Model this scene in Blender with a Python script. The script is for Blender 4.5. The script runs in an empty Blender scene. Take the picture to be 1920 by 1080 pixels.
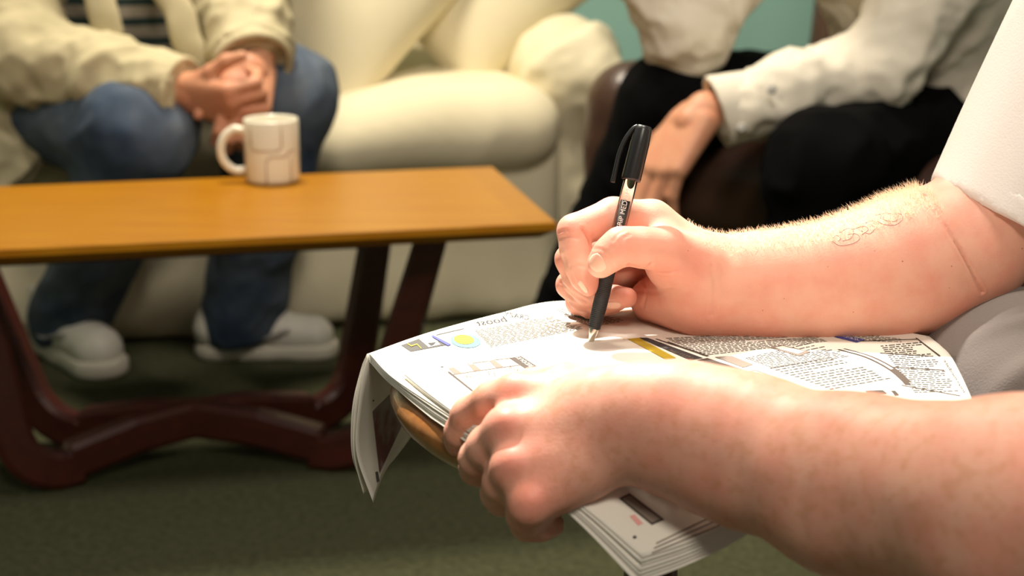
import bpy, bmesh, math, random
import numpy as np
from mathutils import Vector, Matrix
from mathutils.bvhtree import BVHTree

random.seed(7)
RNG = np.random.default_rng(7)
scene = bpy.context.scene
C = scene.collection

# ------------------------------------------------------------------ camera, world, lights
FPX, PITCH, CAMZ = 2900.0, math.radians(15.0), 0.84
cam_d = bpy.data.cameras.new('camera')
cam_d.sensor_width = 36.0
cam_d.lens = FPX / 1920 * 36.0
cam_d.clip_start = 0.02
cam_d.dof.use_dof = True
cam_d.dof.focus_distance = 1.0
cam_d.dof.aperture_fstop = 7.0
cam = bpy.data.objects.new('camera', cam_d)
cam.location = (0, 0, CAMZ)
cam.rotation_euler = (math.pi / 2 - PITCH, 0, 0)
C.objects.link(cam)
scene.camera = cam

world = bpy.data.worlds.new('world')
scene.world = world
world.use_nodes = True
world.node_tree.nodes['Background'].inputs[0].default_value = (1.0, 0.92, 0.80, 1)
world.node_tree.nodes['Background'].inputs[1].default_value = 0.16


def lamp(name, kind, loc, target, power, color, size=0.1, **kw):
    d = bpy.data.lights.new(name, kind)
    d.energy = power
    d.color = color
    if kind == 'AREA':
        d.shape = 'DISK'
        d.size = size
    else:
        d.shadow_soft_size = size
    for k, v in kw.items():
        setattr(d, k, v)
    o = bpy.data.objects.new(name, d)
    o.location = loc
    o.rotation_euler = (Vector(target) - Vector(loc)).to_track_quat('-Z', 'Y').to_euler()
    C.objects.link(o)
    return o


lamp('ceiling_spotlight', 'SPOT', (-0.40, 1.85, 2.25), (0.060, 0.975, 0.55), 430, (1.0, 0.93, 0.85), 0.035,
     spot_size=math.radians(14.5), spot_blend=0.3)
lamp('ceiling_lamp', 'AREA', (-0.45, 2.50, 2.36), (-0.35, 2.55, 0.3), 60, (1.0, 0.90, 0.72), 0.5)
lamp('added_overhead_fill', 'AREA', (0.28, 1.02, 2.36), (0.25, 0.95, 0), 28, (1.0, 0.91, 0.80), 0.4)  # added fill light, brightens forearms and sleeve from above; no real fixture

lamp('added_front_fill', 'AREA', (0.20, -0.70, 2.30), (0.15, 0.75, 0.5), 27, (1.0, 0.90, 0.77), 0.5)  # added soft fill from the camera side for hands and forearms, no real fixture

vs = scene.view_settings
vs.view_transform = 'Standard'
vs.look = 'None'
vs.exposure = 0.0
vs.gamma = 1.0
vs.use_curve_mapping = False

# ------------------------------------------------------------------ helpers
SP, CP = math.sin(PITCH), math.cos(PITCH)


def ray(px, py):
    u, v = (px - 960) / FPX, (540 - py) / FPX
    return np.array([u, CP + v * SP, -SP + v * CP])


def P(px, py, Y):
    """world point at ground distance Y that the photograph shows at (px, py)"""
    r = ray(px, py)
    return r * (Y / r[1]) + np.array([0, 0, CAMZ])


def PZ(px, py, z):
    r = ray(px, py)
    return r * ((z - CAMZ) / r[2]) + np.array([0, 0, CAMZ])


def S(rpx, p):
    """radius of rpx photo pixels at point p, in metres"""
    return rpx * (p[1] * CP - (p[2] - CAMZ) * SP) / FPX


def K(px, py, Y, r):
    p = P(px, py, Y)
    return (p, S(r, p))


def V(*a):
    return np.array(a, float)


def unit(v):
    v = np.asarray(v, float)
    return v / (np.linalg.norm(v) + 1e-12)


def mesh_obj(name, verts, faces, mat, parent=None, smooth=True, uvs=None):
    me = bpy.data.meshes.new(name)
    if isinstance(verts, np.ndarray):
        verts = verts.tolist()
    me.from_pydata(verts, [], faces if isinstance(faces, list) else faces.tolist())
    me.polygons.foreach_set('use_smooth', [smooth] * len(me.polygons))
    me.materials.append(mat)
    me.update()
    o = bpy.data.objects.new(name, me)
    C.objects.link(o)
    if parent is not None:
        o.parent = parent
        o.matrix_parent_inverse = parent.matrix_world.inverted()
    return o


def thing(name, label, cat, loc=(0, 0, 0), group=None):
    o = bpy.data.objects.new(name, None)
    o.empty_display_size = 0.05
    o.location = loc
    C.objects.link(o)
    o.matrix_world = Matrix.Translation(Vector(loc))
    tag(o, label, cat, group)
    return o


def tag(o, label=None, cat=None, group=None, kind=None):
    if label: o['label'] = label
    if cat: o['category'] = cat
    if group: o['group'] = group
    if kind: o['kind'] = kind
    return o


class MB:
    def __init__(s):
        s.v, s.f = [], []

    def add(s, verts, faces):
        b = len(s.v)
        s.v += [tuple(map(float, p)) for p in verts]
        s.f += [tuple(b + i for i in f) for f in faces]

    def box(s, c, h, R=None, bev=0.0):
        c = np.asarray(c, float)
        R = np.eye(3) if R is None else R
        pts = [c + R @ (np.array([sx, sy, sz]) * h) for sz in (-1, 1) for sy in (-1, 1) for sx in (-1, 1)]
        s.add(pts, [(0, 2, 3, 1), (4, 5, 7, 6), (0, 1, 5, 4), (2, 6, 7, 3), (0, 4, 6, 2), (1, 3, 7, 5)])

    def lathe(s, prof, a, b=None, seg=32, x=None):
        """prof: list of (r, t) with t metres along axis a->dir"""
        a = np.asarray(a, float)
        d = V(0, 0, 1) if b is None else unit(np.asarray(b, float) - a)
        x = unit(np.cross(d, V(0.3, 0.5, 0.81))) if x is None else x
        y = np.cross(d, x)
        n = len(prof)
        pts = []
        for r, t in prof:
            for i in range(seg):
                w = 2 * math.pi * i / seg
                pts.append(a + d * t + (x * math.cos(w) + y * math.sin(w)) * r)
        fs = []
        for j in range(n - 1):
            for i in range(seg):
                k = (i + 1) % seg
                fs.append((j * seg + i, j * seg + k, (j + 1) * seg + k, (j + 1) * seg + i))
        fs.append(tuple(range(seg))[::-1])
        fs.append(tuple((n - 1) * seg + i for i in range(seg)))
        s.add(pts, fs)

    def tube(s, pts, rad, seg=12, flat=1.0, up=None):
        """sweep; rad scalar or list; flat squashes along binormal"""
        pts = [np.asarray(p, float) for p in pts]
        n = len(pts)
        if not hasattr(rad, '__len__'): rad = [rad] * n
        vs_, up0 = [], V(0, 0, 1) if up is None else np.asarray(up, float)
        for i, p in enumerate(pts):
            t = unit(pts[min(i + 1, n - 1)] - pts[max(i - 1, 0)])
            b = np.cross(t, up0)
            if np.linalg.norm(b) < 1e-4: b = np.cross(t, V(1, 0.1, 0))
            b = unit(b)
            u = np.cross(b, t)
            for k in range(seg):
                w = 2 * math.pi * k / seg
                vs_.append(p + (u * math.cos(w) * flat + b * math.sin(w)) * rad[i])
        fs = []
        for j in range(n - 1):
            for k in range(seg):
                m = (k + 1) % seg
                fs.append((j * seg + k, j * seg + m, (j + 1) * seg + m, (j + 1) * seg + k))
        fs.append(tuple(range(seg))[::-1])
        fs.append(tuple((n - 1) * seg + i for i in range(seg)))
        s.add(vs_, fs)

    def sweep_rect(s, pts, hw, hh, side):
        """rectangular bar; side = horizontal unit vector (half width hw), hh half height across"""
        pts = [np.asarray(p, float) for p in pts]
        n = len(pts)
        vs_ = []
        for i, p in enumerate(pts):
            t = unit(pts[min(i + 1, n - 1)] - pts[max(i - 1, 0)])
            u = unit(np.cross(side, t))
            c = 0.3
            for a, b in ((-1, -1 + c), (-1 + c, -1), (1 - c, -1), (1, -1 + c), (1, 1 - c), (1 - c, 1), (-1 + c, 1), (-1, 1 - c)):
                vs_.append(p + side * a * hw + u * b * (hh[i] if hasattr(hh, '__len__') else hh))
        fs = []
        for j in range(n - 1):
            for k in range(8):
                m = (k + 1) % 8
                fs.append((j * 8 + k, j * 8 + m, (j + 1) * 8 + m, (j + 1) * 8 + k))
        fs.append(tuple(range(8))[::-1])
        fs.append(tuple((n - 1) * 8 + i for i in range(8)))
        s.add(vs_, fs)

    def build(s, name, mat, parent=None, smooth=True):
        o = mesh_obj(name, s.v, s.f, mat, parent, smooth)
        return o


def bevel(o, w=0.004, seg=3):
    m = o.modifiers.new('bevel', 'BEVEL')
    m.width = w
    m.segments = seg
    m.limit_method = 'ANGLE'
    return o


def catmull(pts, n=8):
    pts = [np.asarray(p, float) for p in pts]
    q = [2 * pts[0] - pts[1]] + pts + [2 * pts[-1] - pts[-2]]
    out = []
    for i in range(1, len(q) - 2):
        for k in range(n):
            t = k / n
            a, b, c, d = q[i - 1], q[i], q[i + 1], q[i + 2]
            out.append(0.5 * ((2 * b) + (c - a) * t + (2 * a - 5 * b + 4 * c - d) * t * t + (3 * b - a - 3 * c + d) * t ** 3))
    out.append(pts[-1])
    return out


# ------------------------------------------------------------------ implicit surfaces (bodies, clothes, cushions)
def cone(a, b, sq=None, k=0.006):
    """tapered capsule between (p, r) pairs; sq = (axis, factor) flattens it"""
    return dict(t='c', a=a[0], ra=a[1], b=b[0], rb=b[1], sq=sq, k=k)


def chain(ks, sq=None, k=0.006):
    return [cone(ks[i], ks[i + 1], sq, k) for i in range(len(ks) - 1)]


def ell(c, r, R=None, k=0.01):
    return dict(t='e', c=np.asarray(c, float), r=np.asarray(r, float), R=np.eye(3) if R is None else R, k=k)


def rbox(c, h, rad, R=None, k=0.01):
    return dict(t='b', c=np.asarray(c, float), h=np.asarray(h, float), rad=rad, R=np.eye(3) if R is None else R, k=k)


def plane_cut(p, n):
    return dict(t='p', p=np.asarray(p, float), n=unit(n), k=0)


def carve(pr, k=0.004):
    pr = dict(pr)
    pr['sub'] = True
    pr['k'] = k
    return pr


def prim_box(p):
    if p['t'] == 'c':
        return np.minimum(p['a'] - p['ra'], p['b'] - p['rb']), np.maximum(p['a'] + p['ra'], p['b'] + p['rb'])
    if p['t'] == 'e':
        e = np.sqrt(((p['R'] * p['r'][None, :]) ** 2).sum(1))
        return p['c'] - e, p['c'] + e
    if p['t'] == 'b':
        e = np.abs(p['R']) @ p['h']
        return p['c'] - e, p['c'] + e
    return None


def prim_d(p, X, Y, Z):
    if p['t'] == 'c':
        a, b = p['a'], p['b']
        ab = b - a
        L = float(ab @ ab) + 1e-12
        qx, qy, qz = X - a[0], Y - a[1], Z - a[2]
        t = np.clip((qx * ab[0] + qy * ab[1] + qz * ab[2]) / L, 0, 1)
        qx, qy, qz = qx - t * ab[0], qy - t * ab[1], qz - t * ab[2]
        m = 1.0
        if p['sq'] is not None:
            n, f = p['sq']
            dn = (qx * n[0] + qy * n[1] + qz * n[2]) * (1 / f - 1)
            qx, qy, qz = qx + n[0] * dn, qy + n[1] * dn, qz + n[2] * dn
            m = min(1, f)
        return (np.sqrt(qx * qx + qy * qy + qz * qz) - (p['ra'] + (p['rb'] - p['ra']) * t)) * m
    if p['t'] == 'p':
        n = p['n']
        return (X - p['p'][0]) * n[0] + (Y - p['p'][1]) * n[1] + (Z - p['p'][2]) * n[2]
    R, c = p['R'], p['c']
    X, Y, Z = X - c[0], Y - c[1], Z - c[2]
    lx = X * R[0, 0] + Y * R[1, 0] + Z * R[2, 0]
    ly = X * R[0, 1] + Y * R[1, 1] + Z * R[2, 1]
    lz = X * R[0, 2] + Y * R[1, 2] + Z * R[2, 2]
    if p['t'] == 'e':
        r = p['r']
        k0 = np.sqrt((lx / r[0]) ** 2 + (ly / r[1]) ** 2 + (lz / r[2]) ** 2)
        k1 = np.sqrt((lx / r[0] ** 2) ** 2 + (ly / r[1] ** 2) ** 2 + (lz / r[2] ** 2) ** 2)
        return k0 * (k0 - 1) / (k1 + 1e-9)
    h = p['h'] - p['rad']
    ax, ay, az = np.abs(lx) - h[0], np.abs(ly) - h[1], np.abs(lz) - h[2]
    o = np.sqrt(np.maximum(ax, 0) ** 2 + np.maximum(ay, 0) ** 2 + np.maximum(az, 0) ** 2)
    return o + np.minimum(np.maximum(ax, np.maximum(ay, az)), 0) - p['rad']


def smin(a, b, k):
    if k <= 1e-6: return np.minimum(a, b)
    h = np.clip(0.5 + 0.5 * (a - b) / k, 0, 1)
    return a + (b - a) * h - k * h * (1 - h)


def sdf_mesh(groups, res, smooth=1):
    """groups: list of (prims, k). Returns verts, quads by surface nets."""
    lo, hi = np.full(3, 1e9), np.full(3, -1e9)
    boxes = []
    for prims, k in groups:
        l, h = np.full(3, 1e9), np.full(3, -1e9)
        kk = k
        for p in prims:
            if p.get('sub') or p['t'] == 'p': continue
            b = prim_box(p)
            l, h = np.minimum(l, b[0]), np.maximum(h, b[1])
            kk = max(kk, p['k'])
        m = kk * 1.3 + 4 * res
        boxes.append((l - m, h + m))
        lo, hi = np.minimum(lo, l - 5 * res - kk * 0.5), np.maximum(hi, h + 5 * res + kk * 0.5)
    n = np.ceil((hi - lo) / res).astype(int) + 1
    D = np.full(n, 10.0, np.float32)
    ax = [(lo[i] + np.arange(n[i]) * res).astype(np.float32) for i in range(3)]
    for (prims, k), (l, h) in zip(groups, boxes):
        i0 = np.maximum(((l - lo) / res).astype(int), 0)
        i1 = np.minimum(((h - lo) / res).astype(int) + 2, n)
        g = np.full(i1 - i0, 10.0, np.float32)
        for p in prims:
            b = prim_box(p)
            if b is None:
                a0, a1 = i0, i1
            else:
                m = p['k'] * 1.3 + 4 * res
                a0 = np.clip(((b[0] - m - lo) / res).astype(int), i0, i1)
                a1 = np.clip(((b[1] + m - lo) / res).astype(int) + 2, i0, i1)
            if np.any(a1 <= a0): continue
            X = ax[0][a0[0]:a1[0], None, None]
            Y = ax[1][None, a0[1]:a1[1], None]
            Z = ax[2][None, None, a0[2]:a1[2]]
            d = prim_d(p, X, Y, Z).astype(np.float32)
            sl = tuple(slice(a0[i] - i0[i], a1[i] - i0[i]) for i in range(3))
            if p['t'] == 'p':
                g[sl] = np.maximum(g[sl], d)
            elif p.get('sub'):
                g[sl] = -smin(-g[sl], d, p['k'])
            else:
                g[sl] = smin(g[sl], d, p['k'])
        sl = tuple(slice(i0[i], i1[i]) for i in range(3))
        D[sl] = smin(D[sl], g, k)
    s = D < 0
    c = [(0, 0, 0), (1, 0, 0), (0, 1, 0), (1, 1, 0), (0, 0, 1), (1, 0, 1), (0, 1, 1), (1, 1, 1)]
    m = n - 1
    cnt = np.zeros(m, np.int8)
    for o in c:
        cnt += s[o[0]:o[0] + m[0], o[1]:o[1] + m[1], o[2]:o[2] + m[2]]
    act = np.argwhere((cnt > 0) & (cnt < 8))
    idx = np.full(m, -1, np.int32)
    idx[tuple(act.T)] = np.arange(len(act))
    vals = np.stack([D[act[:, 0] + o[0], act[:, 1] + o[1], act[:, 2] + o[2]] for o in c], 1).astype(np.float64)
    acc = np.zeros((len(act), 3))
    num = np.zeros(len(act))
    for i in range(8):
        for j in range(i + 1, 8):
            df = np.array(c[j]) - np.array(c[i])
            if np.abs(df).sum() != 1: continue
            x = (vals[:, i] < 0) != (vals[:, j] < 0)
            t = np.where(x, vals[:, i] / (vals[:, i] - vals[:, j] + 1e-20), 0)
            acc += np.where(x[:, None], np.array(c[i]) + t[:, None] * df, 0)
            num += x
    vt = lo + (act + acc / num[:, None]) * res
    quads = []
    for axx in range(3):
        b, cc = (axx + 1) % 3, (axx + 2) % 3
        sl0 = [slice(None)] * 3
        sl1 = [slice(None)] * 3
        sl0[axx], sl1[axx] = slice(0, -1), slice(1, None)
        a_, b_ = s[tuple(sl0)], s[tuple(sl1)]
        e = np.argwhere(a_ != b_)
        e = e[(e[:, b] > 0) & (e[:, cc] > 0) & (e[:, b] < m[b]) & (e[:, cc] < m[cc])]
        flip = a_[tuple(e.T)]
        q = []
        for db, dc in ((-1, -1), (0, -1), (0, 0), (-1, 0)):
            z = e.copy()
            z[:, b] += db
            z[:, cc] += dc
            q.append(idx[tuple(z.T)])
        q = np.stack(q, 1)
        q = np.where(flip[:, None], q, q[:, ::-1])
        quads.append(q)
    quads = np.concatenate(quads)
    quads = quads[(quads >= 0).all(1)]
    if smooth:
        vt = laplace(vt, quads, smooth)
    return vt, quads


def laplace(v, q, it, f=0.6):
    e = np.concatenate([q[:, [0, 1]], q[:, [1, 2]], q[:, [2, 3]], q[:, [3, 0]]])
    n = len(v)
    deg = np.bincount(e[:, 0], minlength=n) + np.bincount(e[:, 1], minlength=n)
    for _ in range(it):
        acc = np.stack([np.bincount(e[:, 0], v[e[:, 1], i], n) + np.bincount(e[:, 1], v[e[:, 0], i], n) for i in range(3)], 1)
        v = v * (1 - f) + f * acc / np.maximum(deg, 1)[:, None]
    return v


def normals(v, q):
    nrm = np.cross(v[q[:, 2]] - v[q[:, 0]], v[q[:, 3]] - v[q[:, 1]])
    acc = np.stack([sum(np.bincount(q[:, j], nrm[:, i], len(v)) for j in range(4)) for i in range(3)], 1)
    return acc / (np.linalg.norm(acc, axis=1, keepdims=True) + 1e-12)


def fnoise(v, freq, seed=0, oct=3, stretch=None):
    """cheap band-limited noise from random plane waves, about -1..1"""
    r = np.random.default_rng(seed)
    out = np.zeros(len(v))
    p = v if stretch is None else v @ np.asarray(stretch)
    for o in range(oct):
        w = np.zeros(len(v))
        for _ in range(7):
            d = unit(r.normal(size=3)) * freq * 2 ** o * r.uniform(0.7, 1.3)
            w += np.sin(p @ d + r.uniform(0, 6.28))
        out += w / 3.0 / 1.7 ** o
    return out / 1.9


def folds(v, q, amp, freq, seed, axis=None, squash=0.3):
    """cloth folds: ridged noise, running along axis"""
    n = normals(v, q)
    M = np.eye(3)
    if axis is not None:
        a = unit(axis)
        M = np.eye(3) - (1 - squash) * np.outer(a, a)
    w = fnoise(v, freq, seed, 2, M)
    w = 0.5 - np.abs(np.tanh(w * 1.3))
    return v + n * (w * amp)[:, None]


def add_attr(o, name, vals):
    a = o.data.attributes.new(name, 'FLOAT', 'POINT')
    a.data.foreach_set('value', np.asarray(vals, np.float32))


def rot_frame(x=None, y=None, z=None):
    """3x3 with columns = local axes; give two"""
    if x is None: y, z = unit(y), unit(z); x = np.cross(y, z)
    elif y is None: x, z = unit(x), unit(z); y = np.cross(z, x)
    else: x, y = unit(x), unit(y); z = np.cross(x, y)
    x, z = unit(x), unit(z)
    return np.stack([x, np.cross(z, x), z], 1)


def yawR(a):
    c, s_ = math.cos(a), math.sin(a)
    return np.array([[c, -s_, 0], [s_, c, 0], [0, 0, 1.0]])


# ------------------------------------------------------------------ materials
def mat(name, color, rough=0.6, c2=None, scale=8.0, bump=0.0, bscale=40.0, spec=0.5, stretch=None, metal=0.0, detail=4.0, bdist=0.002, lo=0.35, hi=0.65, coat=0.0, sheen=0.0):
    m = bpy.data.materials.new(name)
    m.use_nodes = True
    nt = m.node_tree
    b = nt.nodes['Principled BSDF']
    b.inputs['Base Color'].default_value = (*color, 1)
    b.inputs['Roughness'].default_value = rough
    b.inputs['Specular IOR Level'].default_value = spec
    b.inputs['Metallic'].default_value = metal
    b.inputs['Coat Weight'].default_value = coat
    b.inputs['Sheen Weight'].default_value = sheen
    tc = nt.nodes.new('ShaderNodeTexCoord')
    src = tc.outputs['Object']
    if stretch is not None:
        mp = nt.nodes.new('ShaderNodeMapping')
        mp.inputs['Scale'].default_value = stretch[:3]
        if len(stretch) > 3: mp.inputs['Rotation'].default_value = (0, 0, stretch[3])
        nt.links.new(src, mp.inputs[0])
        src = mp.outputs[0]
    if c2 is not None:
        n = nt.nodes.new('ShaderNodeTexNoise')
        n.inputs['Scale'].default_value = scale
        n.inputs['Detail'].default_value = detail
        nt.links.new(src, n.inputs['Vector'])
        r = nt.nodes.new('ShaderNodeValToRGB')
        r.color_ramp.elements[0].color = (*color, 1)
        r.color_ramp.elements[1].color = (*c2, 1)
        r.color_ramp.elements[0].position = lo
        r.color_ramp.elements[1].position = hi
        nt.links.new(n.outputs['Fac'], r.inputs[0])
        nt.links.new(r.outputs[0], b.inputs['Base Color'])
    if bump > 0:
        n = nt.nodes.new('ShaderNodeTexNoise')
        n.inputs['Scale'].default_value = bscale
        n.inputs['Detail'].default_value = 3
        nt.links.new(src, n.inputs['Vector'])
        bp = nt.nodes.new('ShaderNodeBump')
        bp.inputs['Strength'].default_value = bump
        bp.inputs['Distance'].default_value = bdist
        nt.links.new(n.outputs['Fac'], bp.inputs['Height'])
        nt.links.new(bp.outputs[0], b.inputs['Normal'])
    return m


def skin_mat(name, base, red, dark, sss=0.25, freck=0.5):
    m = bpy.data.materials.new(name)
    m.use_nodes = True
    nt = m.node_tree
    L = nt.links.new
    b = nt.nodes['Principled BSDF']
    b.inputs['Roughness'].default_value = 0.48
    b.inputs['Specular IOR Level'].default_value = 0.35
    b.inputs['Subsurface Weight'].default_value = sss
    b.inputs['Subsurface Radius'].default_value = (1.0, 0.35, 0.2)
    b.inputs['Subsurface Scale'].default_value = 0.004
    tc = nt.nodes.new('ShaderNodeTexCoord')

    def noise(s, d=3):
        n = nt.nodes.new('ShaderNodeTexNoise')
        n.inputs['Scale'].default_value = s
        n.inputs['Detail'].default_value = d
        L(tc.outputs['Object'], n.inputs['Vector'])
        return n.outputs['Fac']

    def ramp(f, lo, hi, a=0.0, z=1.0):
        r = nt.nodes.new('ShaderNodeMapRange')
        r.inputs[1].default_value, r.inputs[2].default_value = lo, hi
        r.inputs[3].default_value, r.inputs[4].default_value = a, z
        L(f, r.inputs[0])
        return r.outputs[0]

    def mix(f, a, c):
        n = nt.nodes.new('ShaderNodeMix')
        n.data_type = 'RGBA'
        if isinstance(f, float): n.inputs[0].default_value = f
        else: L(f, n.inputs[0])
        for s_, i in ((a, 6), (c, 7)):
            if isinstance(s_, tuple): n.inputs[i].default_value = (*s_, 1)
            else: L(s_, n.inputs[i])
        return n.outputs[2]

    at = nt.nodes.new('ShaderNodeAttribute')
    at.attribute_name = 'flush'
    c = mix(ramp(noise(45), 0.38, 0.68, 0.0, 0.45), base, red)
    fk = nt.nodes.new('ShaderNodeAttribute')
    fk.attribute_name = 'freckle'

    def mul(x):
        n = nt.nodes.new('ShaderNodeMath')
        n.operation = 'MULTIPLY'
        L(x, n.inputs[0])
        L(fk.outputs['Fac'], n.inputs[1])
        return n.outputs[0]
    c = mix(mul(ramp(noise(150, 2), 0.50, 0.66, 0.0, freck)), c, dark)
    c = mix(at.outputs['Fac'], c, red)
    c = mix(mul(ramp(noise(260, 2), 0.60, 0.74, 0.0, freck)), c, dark)
    L(c, b.inputs['Base Color'])
    bp = nt.nodes.new('ShaderNodeBump')
    bp.inputs['Strength'].default_value = 0.25
    bp.inputs['Distance'].default_value = 0.0006
    L(noise(700, 4), bp.inputs['Height'])
    L(bp.outputs[0], b.inputs['Normal'])
    return m


def wood_mat(name, c1, c2, rough=0.3, yaw=0.0, coat=0.3, sc=6.0):
    return mat(name, c1, rough, c2, scale=sc, stretch=(1.0, 14.0, 14.0, yaw), detail=6, bump=0.05, bscale=30, coat=coat, lo=0.3, hi=0.7)


M = {}
M['carpet'] = mat('carpet_green', (0.048, 0.050, 0.025), 0.95, (0.088, 0.090, 0.048), scale=90, bump=0.6, bscale=500, bdist=0.004, spec=0.1, lo=0.3, hi=0.75)
M['wall'] = mat('wall_teal', (0.29, 0.50, 0.43), 0.85, (0.31, 0.53, 0.455), scale=3, bump=0.1, bscale=200)
M['ceil'] = mat('ceiling_white', (0.75, 0.70, 0.60), 0.9)
M['sofa'] = mat('sofa_cream', (0.76, 0.685, 0.49), 0.85, (0.69, 0.62, 0.43), scale=4, bump=0.25, bscale=350, spec=0.2, bdist=0.001)
M['table'] = wood_mat('teak_top', (0.40, 0.172, 0.007), (0.33, 0.125, 0.005), 0.34, -math.radians(12), 0.0, 5)
M['tedge'] = wood_mat('teak_band', (0.37, 0.158, 0.007), (0.32, 0.12, 0.005), 0.34, 1.35, 0.0, 5)
for k_ in ('table', 'tedge'): M[k_].node_tree.nodes['Principled BSDF'].inputs['Specular IOR Level'].default_value = 0.22
M['tleg'] = wood_mat('table_leg_wood', (0.075, 0.014, 0.008), (0.05, 0.009, 0.006), 0.4, 0, 0.05)
M['stool'] = wood_mat('stool_wood', (0.40, 0.165, 0.045), (0.27, 0.095, 0.022), 0.28, 0.6, 0.4, 9)
M['stooll'] = wood_mat('stool_leg_wood', (0.10, 0.05, 0.02), (0.06, 0.03, 0.012), 0.4)
M['leather'] = mat('leather_brown', (0.075, 0.038, 0.024), 0.38, (0.055, 0.026, 0.017), scale=12, bump=0.4, bscale=120, spec=0.5)
M['mug'] = mat('mug_glaze', (0.82, 0.77, 0.62), 0.18, spec=0.6)
M['mugline'] = mat('mug_pattern', (0.46, 0.33, 0.22), 0.3)
M['jacket'] = mat('jacket_cream', (0.54, 0.47, 0.295), 0.85, (0.47, 0.41, 0.255), scale=9, bump=0.2, bscale=400, spec=0.2)
M['jeans'] = mat('denim', (0.040, 0.062, 0.105), 0.85, (0.16, 0.185, 0.21), scale=7, bump=0.3, bscale=500, spec=0.15, lo=0.35, hi=0.72)
M['stripe_a'] = mat('knit_grey', (0.42, 0.36, 0.28), 0.9)
M['black'] = mat('trousers_black', (0.0035, 0.0033, 0.0035), 0.95, spec=0.05, bump=0.2, bscale=300)
M['shirt'] = mat('shirt_white', (0.78, 0.71, 0.58), 0.8, bump=0.15, bscale=300, spec=0.2)
M['tee'] = mat('tshirt_white', (0.86, 0.82, 0.78), 0.85, bump=0.25, bscale=700, bdist=0.001, spec=0.2)
M['pants'] = mat('trousers_shade_baked', (0.18, 0.155, 0.14), 0.8, bump=0.2, bscale=600, spec=0.2)  # white cloth toned down to taupe, the shade on it is in the colour
M['shoe'] = mat('trainer_white', (0.72, 0.68, 0.58), 0.5, (0.66, 0.62, 0.53), scale=20)
M['sole'] = mat('trainer_sole', (0.62, 0.57, 0.46), 0.6)
M['shoegrey'] = mat('trainer_panel', (0.42, 0.40, 0.36), 0.6)
M['bshoe'] = mat('shoe_black', (0.01, 0.009, 0.009), 0.3)
M['skin'] = skin_mat('skin_fair', (0.75, 0.395, 0.285), (0.70, 0.23, 0.165), (0.55, 0.24, 0.11), 0.16, 0.36)
M['skinj'] = skin_mat('skin_ruddy', (0.62, 0.30, 0.175), (0.58, 0.22, 0.13), (0.35, 0.14, 0.07), 0.15, 0.2)
M['nail'] = mat('nail', (0.80, 0.45, 0.33), 0.32, spec=0.4)
M['hairlight'] = mat('arm_hair_blond', (0.92, 0.78, 0.58), 0.4)
M['hairdark'] = mat('hair_brown', (0.06, 0.035, 0.02), 0.6, (0.10, 0.06, 0.03), scale=60, stretch=(1, 1, 0.1))
M['eye'] = mat('eye_white', (0.8, 0.78, 0.74), 0.2)
M['iris'] = mat('iris_dark', (0.03, 0.02, 0.015), 0.2)
M['tattoo'] = mat('tattoo_ink', (0.36, 0.22, 0.19), 0.5)
M['mole'] = mat('mole_brown', (0.36, 0.13, 0.05), 0.5)
M['paper'] = mat('newsprint', (0.80, 0.76, 0.67), 0.85, (0.76, 0.72, 0.63), scale=14, spec=0.15, bump=0.1, bscale=60)
M['paperside'] = mat('newsprint_back', (0.55, 0.52, 0.46), 0.85, spec=0.15)
M['ink'] = mat('ink_grey', (0.075, 0.070, 0.062), 0.8)
M['inkpale'] = mat('ink_pale', (0.22, 0.175, 0.14), 0.8)
M['inkdark'] = mat('ink_dark', (0.03, 0.028, 0.03), 0.7)
M['inkbrown'] = mat('ink_brown', (0.065, 0.046, 0.034), 0.75)
M['yellow'] = mat('ink_yellow', (0.48, 0.34, 0.015), 0.7)
M['blue'] = mat('ink_blue', (0.06, 0.07, 0.33), 0.7)
M['sky'] = mat('ink_sky', (0.12, 0.28, 0.40), 0.7)
M['pink'] = mat('ink_pink', (0.75, 0.36, 0.32), 0.7)
M['photo'] = mat('printed_picture', (0.16, 0.045, 0.04), 0.7, (0.30, 0.27, 0.24), scale=28, lo=0.45, hi=0.6)
M['penblack'] = mat('pen_black_plastic', (0.012, 0.012, 0.012), 0.32, spec=0.5)
M['rubber'] = mat('pen_rubber', (0.014, 0.013, 0.013), 0.6)
M['metal'] = mat('pen_metal', (0.62, 0.56, 0.48), 0.25, metal=1.0)
M['ink_tube'] = mat('pen_refill', (0.03, 0.028, 0.027), 0.3)
M['white'] = mat('pen_lettering', (0.85, 0.83, 0.78), 0.5)
m = bpy.data.materials.new('pen_clear_plastic')
m.use_nodes = True
b_ = m.node_tree.nodes['Principled BSDF']
b_.inputs['Base Color'].default_value = (0.90, 0.87, 0.84, 1)
b_.inputs['Transmission Weight'].default_value = 1.0
b_.inputs['Roughness'].default_value = 0.03
b_.inputs['IOR'].default_value = 1.25
M['clear'] = m
m = M['hairlight']
nt = m.node_tree
tr_ = nt.nodes.new('ShaderNodeBsdfTranslucent')
tr_.inputs[0].default_value = (1.0, 0.88, 0.70, 1)
mx_ = nt.nodes.new('ShaderNodeMixShader')
mx_.inputs[0].default_value = 0.55
nt.links.new(nt.nodes['Principled BSDF'].outputs[0], mx_.inputs[1])
nt.links.new(tr_.outputs[0], mx_.inputs[2])
nt.links.new(mx_.outputs[0], nt.nodes['Material Output'].inputs[0])
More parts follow.
